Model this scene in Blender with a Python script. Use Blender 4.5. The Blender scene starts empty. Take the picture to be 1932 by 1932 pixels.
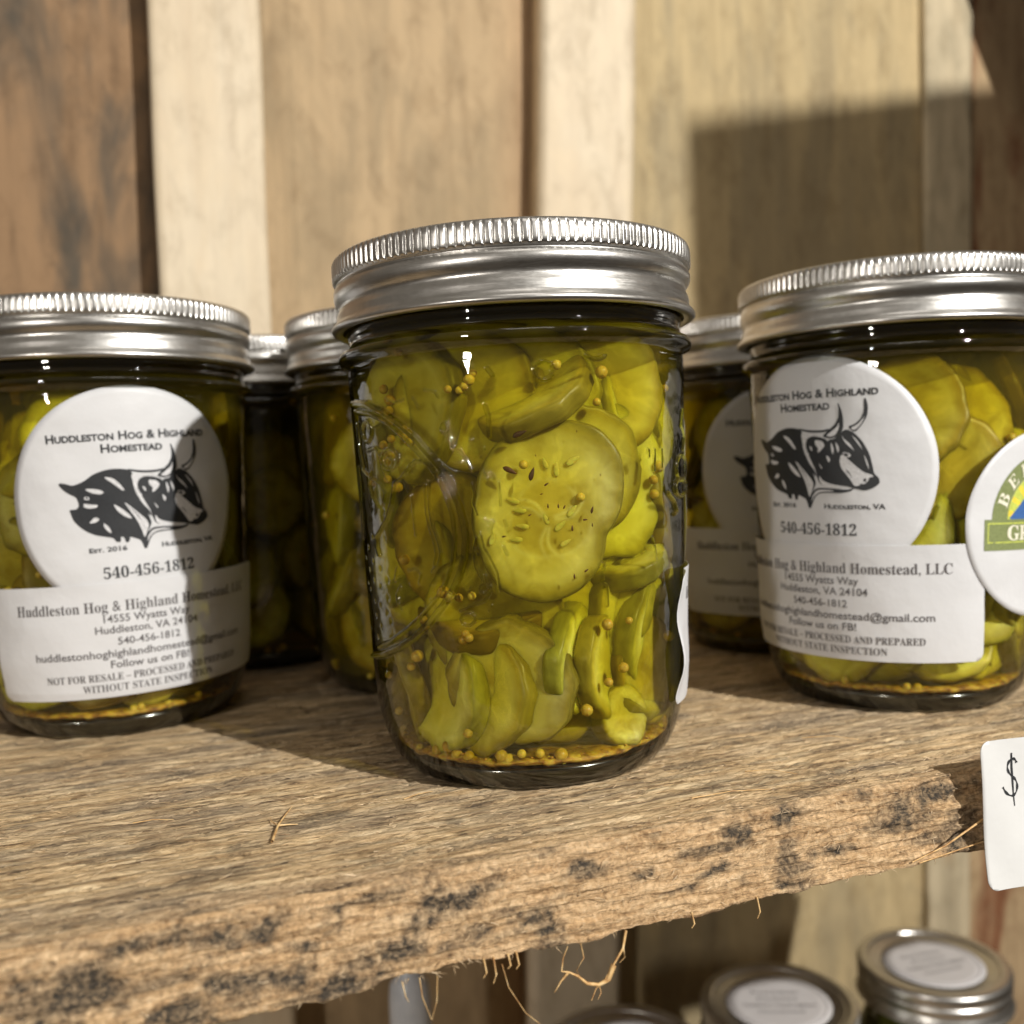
import bpy, bmesh, math, random
import numpy as np
from mathutils import Vector, Matrix
from mathutils.geometry import tessellate_polygon

S = 0.001                      # everything below is laid out in millimetres
scene = bpy.context.scene
COL = scene.collection
rng = random.Random(7)
nrg = np.random.RandomState(11)

# ------------------------------------------------------------------ camera
cam_d = bpy.data.cameras.new("camera")
cam = bpy.data.objects.new("camera", cam_d); COL.objects.link(cam)
cam_d.sensor_width = 36.0
cam_d.lens = 36.0 * 1860 / 1932
cam_d.clip_start = 0.01; cam_d.clip_end = 60
cam.location = (-2.5 * S, -245.6 * S, 70.9 * S)
cam.rotation_euler = (Matrix.Rotation(math.radians(87.46), 3, 'X') @ Matrix.Rotation(math.radians(-2.2), 3, 'Z')).to_euler()
cam_d.dof.use_dof = True
cam_d.dof.focus_distance = 0.207
cam_d.dof.aperture_fstop = 13.5
scene.camera = cam

# ------------------------------------------------------------------ light of the room
world = bpy.data.worlds.new("World"); scene.world = world; world.use_nodes = True
wn = world.node_tree.nodes; wl = world.node_tree.links
bg = wn["Background"]
tcw = wn.new("ShaderNodeTexCoord"); sx = wn.new("ShaderNodeSeparateXYZ")
rmp = wn.new("ShaderNodeValToRGB"); mr = wn.new("ShaderNodeMapRange")
mr.inputs[1].default_value = -1; mr.inputs[2].default_value = 1
wl.new(tcw.outputs["Generated"], sx.inputs[0]); wl.new(sx.outputs[2], mr.inputs[0])
wl.new(mr.outputs[0], rmp.inputs[0]); wl.new(rmp.outputs[0], bg.inputs[0])
rmp.color_ramp.elements[0].position = 0.25; rmp.color_ramp.elements[0].color = (0.10, 0.072, 0.045, 1)
rmp.color_ramp.elements[1].position = 0.85; rmp.color_ramp.elements[1].color = (0.62, 0.54, 0.44, 1)
bg.inputs[1].default_value = 0.28

def area(name, loc, target, power, sx_, sy_, color, shape='RECTANGLE'):
    d = bpy.data.lights.new(name, 'AREA'); d.energy = power; d.color = color
    d.shape = shape; d.size = sx_; d.size_y = sy_
    o = bpy.data.objects.new(name, d); COL.objects.link(o)
    o.location = Vector(loc) * S
    v = Vector(target) * S - o.location
    o.rotation_euler = v.to_track_quat('-Z', 'Y').to_euler()
    return o
KEY = (850, -850, 720)
area("key_lamp", KEY, (0, 0, 60), 26.0, 0.020, 0.030, (1.0, 0.965, 0.90), 'ELLIPSE')
area("overhead_fill", (120, -520, 1250), (20, 0, 0), 1.2, 0.45, 0.45, (1.0, 0.94, 0.86))  # soft fill added from above to brighten the shelf top, not a known fixture
area("shop_lamp", (-600, -1050, 225), (0, 0, 80), 4.2, 0.045, 0.17, (1.0, 0.93, 0.84))

scene.view_settings.view_transform = 'Standard'
scene.view_settings.look = 'None'
scene.view_settings.exposure = 0.0
scene.view_settings.gamma = 1.0
cy = scene.cycles
cy.max_bounces = 10; cy.transparent_max_bounces = 40; cy.diffuse_bounces = 4
cy.glossy_bounces = 4; cy.transmission_bounces = 8; cy.volume_bounces = 0
cy.use_denoising = True
cy.sample_clamp_indirect = 6.0
cy.caustics_reflective = False; cy.caustics_refractive = False

# ------------------------------------------------------------------ noise helpers (numpy)
NOISE_TAB = {}
def vnoise(x, y, seed=0, n=256):
    if seed not in NOISE_TAB: NOISE_TAB[seed] = np.random.RandomState(seed).rand(n, n)
    g = NOISE_TAB[seed]
    xi = np.floor(x).astype(int); yi = np.floor(y).astype(int)
    fx = x - xi; fy = y - yi
    fx = fx * fx * (3 - 2 * fx); fy = fy * fy * (3 - 2 * fy)
    x0 = xi % n; x1 = (xi + 1) % n; y0 = yi % n; y1 = (yi + 1) % n
    return (g[x0, y0] * (1 - fx) + g[x1, y0] * fx) * (1 - fy) + (g[x0, y1] * (1 - fx) + g[x1, y1] * fx) * fy
def fbm(x, y, seed=0, octv=4):
    t = 0; a = 0.5; s = 0
    for k in range(octv):
        t = t + a * vnoise(x * 2 ** k + 17.3 * k, y * 2 ** k + 5.1 * k, seed + k); s += a; a *= 0.5
    return t / s
def sstep(a, b, x):
    t = np.clip((x - a) / (b - a), 0, 1); return t * t * (3 - 2 * t)

# ------------------------------------------------------------------ object helpers
def mesh_np(name, V, F, smooth=True, attrs=None):
    V = np.asarray(V, dtype=np.float32) * S
    me = bpy.data.meshes.new(name)
    F = np.asarray(F, dtype=np.int32); k = F.shape[1]
    if smooth:      # outward normals (signed volume must be positive)
        a_, b_, c_ = V[F[:, 0]].astype(float), V[F[:, 1]].astype(float), V[F[:, 2]].astype(float); d_ = V[F[:, -1]].astype(float)
        vol = (a_ * np.cross(b_, c_)).sum() + ((a_ * np.cross(c_, d_)).sum() if k == 4 else 0)
        if vol < 0 and not name.startswith("shelf"): F = F[:, ::-1].copy()
    me.vertices.add(len(V)); me.vertices.foreach_set("co", V.ravel())
    me.loops.add(F.size); me.loops.foreach_set("vertex_index", F.ravel())
    me.polygons.add(len(F)); me.polygons.foreach_set("loop_start", np.arange(0, F.size, k, dtype=np.int32))
    me.update(calc_edges=True); me.validate()
    if smooth: me.polygons.foreach_set("use_smooth", np.ones(len(me.polygons), dtype=bool))
    for an, av in (attrs or {}).items():
        a = me.attributes.new(an, 'FLOAT', 'POINT'); a.data.foreach_set("value", np.asarray(av, dtype=np.float32).ravel())
    return me
def grid_faces(nu, nv, wrap=False):
    i = np.arange(nu if wrap else nu - 1); j = np.arange(nv - 1)
    I, J = np.meshgrid(i, j, indexing='ij'); I2 = (I + 1) % nu
    return np.stack([I * nv + J, I2 * nv + J, I2 * nv + J + 1, I * nv + J + 1], -1).reshape(-1, 4)
def obj(name, me, mat=None, parent=None, loc=None, rot=None, scale=None):
    o = bpy.data.objects.new(name, me); COL.objects.link(o)
    if mat is not None and me is not None and len(me.materials) == 0: me.materials.append(mat)
    if parent is not None: o.parent = parent
    if loc is not None: o.location = Vector(loc) * S
    if rot is not None: o.rotation_euler = rot
    if scale is not None: o.scale = scale
    return o
def empty(name, loc, label, cat, group=None, rot=None):
    o = bpy.data.objects.new(name, None); COL.objects.link(o); o.empty_display_size = 0.02
    o.location = Vector(loc) * S
    if rot is not None: o.rotation_euler = rot
    o['label'] = label; o['category'] = cat
    if group: o['group'] = group
    return o
def tag(o, label=None, cat=None, group=None, kind=None):
    for k, v in (('label', label), ('category', cat), ('group', group), ('kind', kind)):
        if v: o[k] = v
    return o
def lathe(name, prof, n, rfun=None, attrs=None, phis=None):
    """prof: list of (r, z); rfun(phi, r, z) -> r', z' ; phi=0 faces the camera (-Y), grows to +X"""
    P = np.array(prof, dtype=float)
    ph = np.linspace(-math.pi, math.pi, n, endpoint=False) if phis is None else np.asarray(phis)
    n = len(ph)
    A, R_ = np.meshgrid(ph, P[:, 0], indexing='ij'); _, Z = np.meshgrid(ph, P[:, 1], indexing='ij')
    if rfun is not None: R_, Z = rfun(A, R_, Z)
    V = np.stack([R_ * np.sin(A), -R_ * np.cos(A), Z], -1).reshape(-1, 3)
    F = grid_faces(n, len(P), wrap=True)
    at = {k: f(A, R_, Z).ravel() for k, f in (attrs or {}).items()}
    return mesh_np(name, V, F, True, at)
def box_np(x0, x1, y0, y1, z0, z1):
    V = [(x, y, z) for x in (x0, x1) for y in (y0, y1) for z in (z0, z1)]
    F = [(0, 1, 3, 2), (4, 6, 7, 5), (0, 4, 5, 1), (2, 3, 7, 6), (0, 2, 6, 4), (1, 5, 7, 3)]
    return V, F
def bevelled(me, w, seg=2):
    bm = bmesh.new(); bm.from_mesh(me)
    bmesh.ops.bevel(bm, geom=list(bm.edges), offset=w * S, segments=seg, affect='EDGES', profile=0.6)
    bm.to_mesh(me); bm.free()
    return me
def tube(pts, rads, n=6):
    """swept tube as (V, F) lists, millimetres"""
    V = []; F = []
    pts = [Vector(p) for p in pts]
    for i, p in enumerate(pts):
        d = (pts[min(i + 1, len(pts) - 1)] - pts[max(i - 1, 0)]).normalized()
        a = d.cross(Vector((0, 0, 1)))
        if a.length < 1e-3: a = d.cross(Vector((1, 0, 0)))
        a.normalize(); b = d.cross(a)
        for k in range(n):
            t = 2 * math.pi * k / n
            V.append(tuple(p + (a * math.cos(t) + b * math.sin(t)) * rads[i]))
    for i in range(len(pts) - 1):
        for k in range(n):
            F.append((i * n + k, i * n + (k + 1) % n, (i + 1) * n + (k + 1) % n, (i + 1) * n + k))
    return V, F

# ------------------------------------------------------------------ material helpers
class MT:
    def __init__(s, name):
        s.m = bpy.data.materials.new(name); s.m.use_nodes = True
        s.t = s.m.node_tree; s.N = s.t.nodes; s.L = s.t.links
        s.N.clear(); s.out = s.N.new("ShaderNodeOutputMaterial")
    def n(s, typ, **kw):
        nd = s.N.new("ShaderNode" + typ)
        for k, v in kw.items():
            if k.startswith('i_'):
                nd.inputs[k[2:].replace('_', ' ')].default_value = v
            else: setattr(nd, k, v)
        return nd
    def l(s, a, b): s.L.new(a, b)
    def val(s, sock, v):
        if hasattr(v, 'is_output') or isinstance(v, bpy.types.NodeSocket): s.l(v, sock)
        else: sock.default_value = v
    def math(s, op, a, b=0.0, c=None, clamp=False):
        nd = s.n("Math", operation=op, use_clamp=clamp)
        s.val(nd.inputs[0], a); s.val(nd.inputs[1], b)
        if c is not None: s.val(nd.inputs[2], c)
        return nd.outputs[0]
    def mix(s, f, a, b, typ='MIX'):
        nd = s.n("MixRGB", blend_type=typ); s.val(nd.inputs[0], f); s.val(nd.inputs[1], a); s.val(nd.inputs[2], b)
        return nd.outputs[0]
    def coords(s, scale=(1, 1, 1), kind="Object", loc=(0, 0, 0)):
        tc = s.n("TexCoord"); mp = s.n("Mapping"); mp.inputs[3].default_value = scale; mp.inputs[1].default_value = loc
        s.l(tc.outputs[kind], mp.inputs[0]); return mp.outputs[0]
    def noise(s, vec, scale, detail=4, rough=0.5, dist=0.0, out=0):
        nd = s.n("TexNoise"); s.l(vec, nd.inputs["Vector"])
        nd.inputs["Scale"].default_value = scale; nd.inputs["Detail"].default_value = detail
        nd.inputs["Roughness"].default_value = rough; nd.inputs["Distortion"].default_value = dist
        return nd.outputs[out]
    def ramp(s, f, stops):
        nd = s.n("ValToRGB"); s.l(f, nd.inputs[0]); e = nd.color_ramp.elements
        while len(e) < len(stops): e.new(0.5)
        for k, (p, c) in enumerate(stops):
            e[k].position = p; e[k].color = c if len(c) == 4 else (*c, 1)
        return nd.outputs[0]
    def attr(s, name):
        nd = s.n("Attribute"); nd.attribute_name = name; return nd.outputs["Fac"]
    def bump(s, h, dist, strength=1.0, normal=None):
        nd = s.n("Bump"); nd.inputs["Distance"].default_value = dist; nd.inputs["Strength"].default_value = strength
        s.l(h, nd.inputs["Height"])
        if normal: s.l(normal, nd.inputs["Normal"])
        return nd.outputs[0]
    def princ(s, color, rough=0.5, metal=0.0, normal=None, **kw):
        p = s.n("BsdfPrincipled"); s.val(p.inputs["Base Color"], color); s.val(p.inputs["Roughness"], rough)
        p.inputs["Metallic"].default_value = metal
        if normal: s.l(normal, p.inputs["Normal"])
        for k, v in kw.items(): s.val(p.inputs[k.replace('_', ' ')], v)
        s.l(p.outputs[0], s.out.inputs[0]); return p
C4 = lambda r, g, b: (r, g, b, 1)

def mat_glass():
    m = MT("jar_glass")
    v = m.coords()
    h = m.noise(v, 90, 3, 0.5)
    nb = m.bump(h, 0.0006, 0.55)
    ge = m.n("NewGeometry"); dt = m.n("VectorMath", operation='DOT_PRODUCT'); m.l(nb, dt.inputs[0]); m.l(ge.outputs["Incoming"], dt.inputs[1])
    ca = m.math('ABSOLUTE', dt.outputs["Value"]); fr = m.math('MULTIPLY_ADD', m.math('POWER', m.math('SUBTRACT', 1.0, ca, clamp=True), 4.2), .92, .072)
    tr = m.n("BsdfTransparent"); m.l(m.ramp(ca, [(0.0, (.05, .055, .045)), (0.30, (.40, .42, .37)), (0.50, (.86, .88, .84)), (0.75, (.96, .975, .955))]), tr.inputs[0])
    rf = m.n("BsdfRefraction"); rf.inputs["IOR"].default_value = 1.42; rf.inputs["Roughness"].default_value = 0.0
    rf.inputs["Color"].default_value = C4(.66, .68, .60)
    gl = m.n("BsdfGlossy"); gl.inputs["Roughness"].default_value = 0.025; m.l(nb, gl.inputs["Normal"])
    mx1 = m.n("MixShader"); m.l(m.attr("emb"), mx1.inputs[0]); m.l(tr.outputs[0], mx1.inputs[1]); m.l(rf.outputs[0], mx1.inputs[2])
    mx2 = m.n("MixShader"); m.l(fr, mx2.inputs[0]); m.l(mx1.outputs[0], mx2.inputs[1]); m.l(gl.outputs[0], mx2.inputs[2])
    m.l(mx2.outputs[0], m.out.inputs[0]); return m.m
def mat_brine(name="brine", dens=165.0, col=(.905, .855, .07)):
    m = MT(name)
    tr = m.n("BsdfTransparent"); m.l(tr.outputs[0], m.out.inputs[0])
    va = m.n("VolumeAbsorption"); va.inputs[0].default_value = C4(*col); va.inputs[1].default_value = dens
    vs = m.n("VolumeScatter"); vs.inputs[0].default_value = C4(.97, .80, .28); vs.inputs["Density"].default_value = 12.0
    ad = m.n("AddShader"); m.l(va.outputs[0], ad.inputs[0]); m.l(vs.outputs[0], ad.inputs[1])
    m.l(ad.outputs[0], m.out.inputs[1]); return m.m
def mat_base():
    m = MT("thick_base_glass"); v = m.coords((1, 1, 6)); n_ = m.noise(v, 120, 3, .5)
    tr = m.n("BsdfTransparent"); m.l(m.ramp(n_, [(0.35, (.52, .50, .40)), (0.65, (.78, .75, .64))]), tr.inputs[0])
    gl = m.n("BsdfGlossy"); gl.inputs["Roughness"].default_value = .15; gl.inputs[0].default_value = C4(.8, .8, .75)
    mx = m.n("MixShader"); mx.inputs[0].default_value = .16; m.l(tr.outputs[0], mx.inputs[1]); m.l(gl.outputs[0], mx.inputs[2]); m.l(mx.outputs[0], m.out.inputs[0])
    return m.m
def mat_metal():
    m = MT("brushed_tin")
    v = m.coords((1, 1, 60))
    h = m.noise(v, 60, 3, 0.6)
    h2 = m.noise(m.coords(), 260, 4, 0.6)
    sc = m.noise(m.coords((1, 1, 9), loc=(.1, .2, 0)), 420, 5, .7, 1.5); spk = m.noise(m.coords(), 2200, 2, .5)
    r = m.math('ADD', m.math('MULTIPLY_ADD', h, 0.12, 0.24), m.math('MULTIPLY', m.ramp(sc, [(0.42, (0, 0, 0)), (0.66, (1, 1, 1))]), .08))
    c = m.ramp(h2, [(0.3, (.56, .55, .53)), (0.7, (.68, .67, .65))])
    nb = m.bump(h2, 0.00004, 0.6, m.bump(h, 0.00002, 0.5))
    m.princ(c, r, 1.0, nb); return m.m
def mat_paper(name, col, bumpk=1.0):
    m = MT(name); v = m.coords()
    a = m.noise(v, 120, 3, 0.55); b = m.noise(v, 900, 3, 0.6)
    c = m.mix(0.12, C4(*col), m.ramp(a, [(0.35, (col[0] * .82, col[1] * .82, col[2] * .82)), (0.65, col)]))
    nb = m.bump(a, 0.0008 * bumpk, 0.35, m.bump(b, 0.00005, 0.4))
    m.princ(c, 0.48, 0, nb); return m.m
def mat_flat(name, col, rough=0.55):
    m = MT(name); v = m.coords(); a = m.noise(v, 1800, 2, 0.5)
    m.princ(m.ramp(a, [(0.3, tuple(x * .8 for x in col)), (0.7, tuple(min(1, x * 1.15) for x in col))]), rough); return m.m
def mat_slice(name, flesh, core, skin, warm):
    m = MT(name)
    tc = m.n("TexCoord"); oi = m.n("ObjectInfo")
    add = m.n("VectorMath", operation='MULTIPLY_ADD')
    m.l(oi.outputs["Random"], add.inputs[0]); add.inputs[1].default_value = (.05, .08, .11); m.l(tc.outputs["Object"], add.inputs[2])
    v = add.outputs[0]
    rad_ = m.attr("rad")
    n1 = m.noise(v, 1700, 5, 0.5, .8); n2 = m.noise(v, 1500, 3, 0.5, 1.2); n3 = m.noise(v, 15000, 4, 0.6)
    rr = m.math('ADD', rad_, m.math('MULTIPLY_ADD', n2, 0.20, -0.10))
    body = m.ramp(rr, [(0.0, core), (0.36, tuple(a * .96 for a in core)), (0.50, tuple((a * .4 + b * .6) for a, b in zip(core, flesh))), (0.74, flesh), (0.90, warm), (0.97, skin), (1.0, skin)])
    vein = m.ramp(n1, [(0.34, (.70, .66, .44)), (0.48, (.96, .95, .88)), (0.56, (1, 1, 1)), (0.61, (1.18, 1.18, 1.2)), (0.67, (1.0, 1.0, .95)), (0.8, (1.1, 1.1, 1.1))])
    c = m.mix(0.9, body, vein, 'MULTIPLY')
    c = m.mix(m.math('MULTIPLY', m.attr("core"), .45), c, C4(core[0] * .80, core[1] * .74, core[2] * .55))
    c = m.mix(m.math('MULTIPLY', m.attr("vein"), .65), c, C4(.92, .92, .58))
    hsv = m.n("HueSaturation"); m.l(c, hsv.inputs["Color"])
    m.l(m.math('MULTIPLY_ADD', oi.outputs["Random"], 0.032, 0.470), hsv.inputs["Hue"])
    m.l(m.math('MULTIPLY_ADD', oi.outputs["Random"], 0.50, 0.64), hsv.inputs["Value"])
    nb = m.bump(n3, 0.00006, 0.5, m.bump(n1, 0.00025, 0.4))
    m.princ(hsv.outputs[0], 0.34, 0, nb, Subsurface_Weight=0.8, Subsurface_Scale=0.0045, Specular_IOR_Level=0.18)
    p = [x for x in m.N if x.type == 'BSDF_PRINCIPLED'][0]
    p.inputs["Subsurface Radius"].default_value = (1.0, .85, .25)
    return m.m
def mat_seed(name, a, b, rough=0.35):
    m = MT(name); oi = m.n("ObjectInfo"); v = m.coords()
    n = m.noise(v, 1400, 3, 0.6)
    c = m.mix(oi.outputs["Random"], C4(*a), C4(*b)); c = m.mix(0.5, c, m.ramp(n, [(0.35, (.55, .5, .4)), (0.6, (1, 1, 1))]), 'MULTIPLY')
    m.princ(c, rough, 0, m.bump(n, 0.0002, 0.5), Subsurface_Weight=0.3, Subsurface_Scale=0.001, Specular_IOR_Level=0.25); return m.m

M_glass = mat_glass(); M_base = mat_base(); M_brine = mat_brine(); M_metal = mat_metal()
M_label = mat_paper("label_paper", (.63, .635, .655)); M_card = mat_paper("price_card", (.66, .66, .655), 0.6)
M_ink = mat_flat("black_ink", (.018, .020, .024)); M_ink2 = mat_flat("grey_ink", (.10, .092, .095))
M_white = mat_flat("label_white_print", (.62, .62, .64))
M_slice = mat_slice("pickle_flesh", (.84, .84, .38), (.82, .80, .24), (.27, .26, .035), (.52, .50, .09))
M_slice2 = mat_slice("pickle_flesh_golden", (.66, .62, .19), (.58, .52, .11), (.25, .21, .025), (.44, .37, .05))
M_must = mat_seed("mustard_seed", (.66, .50, .08), (.50, .31, .03))
M_cuke = mat_seed("cucumber_seed", (.62, .59, .22), (.52, .50, .15))
M_dill = mat_seed("dill_seed", (.10, .040, .012), (.05, .020, .008), 0.5)

MAIN_POS=(4.9, -31.2, 61.2)
C_SLICES=[(4.3,-33.7,61.0,3,0,0,14.3,4.6,1.17),(11.4,-25.6,69.5,12,-3,0,15.6,4.6,1.0),(18.8,-21.4,67.3,22,-2,10,16.5,5,1.1),(29.3,-10.1,80.0,38,4,0,16,5,1),(3.9,-31.8,86.9,-42,50,0,15,5.6,1),(-11.8,-23.7,91.4,-16,4,0,16.5,5,1),(-24.4,-19.9,85.2,-44,2,0,16.5,5,1),(-35.6,-5.0,74.3,-62,2,0,14,5,1),(-12.8,-20.3,75.5,-14,2,0,17,5,1),(-29.0,-15.7,48.5,-42,-2,0,14.5,5,1.15),(-15.6,-20.8,55.1,-14,0,0,15.5,5,1),(-4.6,-31.5,23.8,-16,-2,0,15.2,5.2,1),(-13.3,-29.4,21.7,-38,4,0,15.0,5.2,1),(-22.2,-24.2,17.6,-54,6,0,14.2,5.2,1),(-31.0,-11.8,12.5,-70,6,0,12.8,5.2,1),(10.4,-24.4,27.0,62,0,0,13.0,4.8,1),(16.3,-21.5,24.9,66,2,0,12.5,4.8,1),(22.4,-2.2,18.7,60,-4,0,11,4.6,1),(29.1,-16.7,22.4,44,-2,0,11.5,5,1.15),(27.8,-17.8,48.0,-20,66,0,12,5.4,1),(26.9,-3.2,49.7,30,6,0,14,5,1),(28.1,-15.4,38.2,42,-6,0,14,5,1),(22.5,-24.8,9.5,30,10,0,7,6,1),(13.5,-19.8,41.3,12,4,0,16,5,1),(-7.4,-23.9,36.8,-8,3,0,16,5,1),(18.1,-20.7,89.6,16,5,0,15.5,5,1),(34.2,-5.1,59.3,62,0,0,13,5,1),(-37.4,-5.6,62.8,-70,-3,0,14,5,1),(2.6,-23.9,94.8,0,4,0,16,5,1)]
C_SEEDS=[(-11.9,-35.7,88.9),(-13.0,-35.3,88.1),(-10.0,-36.2,91.5),(-10.8,-36.0,90.2),(-15.0,-34.5,88.4),(-27.5,-25.7,98.1),(-30.9,-21.4,90.2),(-30.4,-22.2,87.7),(-30.2,-22.3,85.3),(-30.0,-22.7,82.9),(-28.8,-24.2,78.8),(-26.4,-26.8,79.0),(-31.2,-21.0,77.6),(-30.2,-22.4,75.4),(-32.1,-19.6,74.0),(8.7,-36.6,92.4),(17.7,-33.2,84.3),(31.5,-20.6,63.4),(32.3,-19.3,69.7),(31.0,-21.3,66.7),(12.9,-35.3,64.0),(23.1,-29.7,36.0),(17.7,-33.2,35.9),(-19.5,-32.1,44.6),(-17.4,-33.3,44.1),(-15.8,-34.1,43.4),(-12.8,-35.3,43.8),(-27.8,-25.3,51.6),(-24.1,-28.9,38.3),(-14.3,-34.8,35.7),(-13.5,-35.1,34.8),(-15.1,-34.4,34.3),(-3.4,-36.8,9.3),(1.1,-37.0,9.1),(-8.6,-36.0,8.6),(-13.8,-34.3,8.0),(-17.2,-32.7,8.1),(-11.5,-35.2,7.7),(-20.1,-31.1,8.7),(-6.9,-36.4,7.7),(6.5,-36.4,8.3),(10.8,-35.4,7.4),(-22.1,-29.7,9.8),(23.0,-29.0,5.0),(-26.7,-26.5,29.8),(-28.2,-24.9,27.2),(19.2,-32.3,90.8),(-34.4,-15.1,69.2),(-33.5,-17.0,67.4),(-30.8,-21.5,69.8),(-29.1,-23.8,67.9),(17.5,-33.3,23.2),(12.4,-35.5,17.6),(21.3,-31.0,25.8),(-25.4,-26.9,8.2),(27.2,-26.0,9.0),(-33.4,-17.3,15.3)]
C_CUKE=[(5.0,-33.9,71.7,20),(7.4,-33.5,70.2,0),(11.0,-32.5,71.9,-60),(-0.7,-37.2,61.7,85),(-0.3,-37.2,58.3,80),(-1.8,-37.2,55.5,85),(7.8,-36.4,58.0,-50),(10.5,-35.7,61.1,-40),(-2.1,-37.1,63.9,70),(-7.0,-36.5,56.0,-20),(8.8,-36.1,54.3,-60),(4.8,-36.9,59.7,20)]
C_DILL=[(-0.2,-37.7,78.1,70,2.2),(-2.6,-37.6,70.5,120,2.2),(2.0,-37.6,69.5,20,2.0),(5.0,-37.4,67.2,60,0.8),(7.3,-37.0,62.5,0,0.7),(8.6,-36.7,62.2,30,0.7),(13.0,-35.4,59.2,90,0.8),(10.1,-36.3,57.6,0,0.9),(-4.5,-37.4,56.6,80,0.7),(14.5,-34.8,58.0,0,0.6),(5.1,-37.4,62.6,0,0.7),(1.2,-37.7,60.9,60,0.6),(12.8,-35.5,48.3,60,0.8),(10.1,-36.3,47.3,0,0.8),(14.6,-34.8,61.2,20,1.1),(3.0,-37.6,73.4,0,0.4),(16.8,-33.7,68.6,0,0.4),(12.0,-35.7,78.1,0,0.4),(3.9,-37.5,65.2,80,0.5)]
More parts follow.
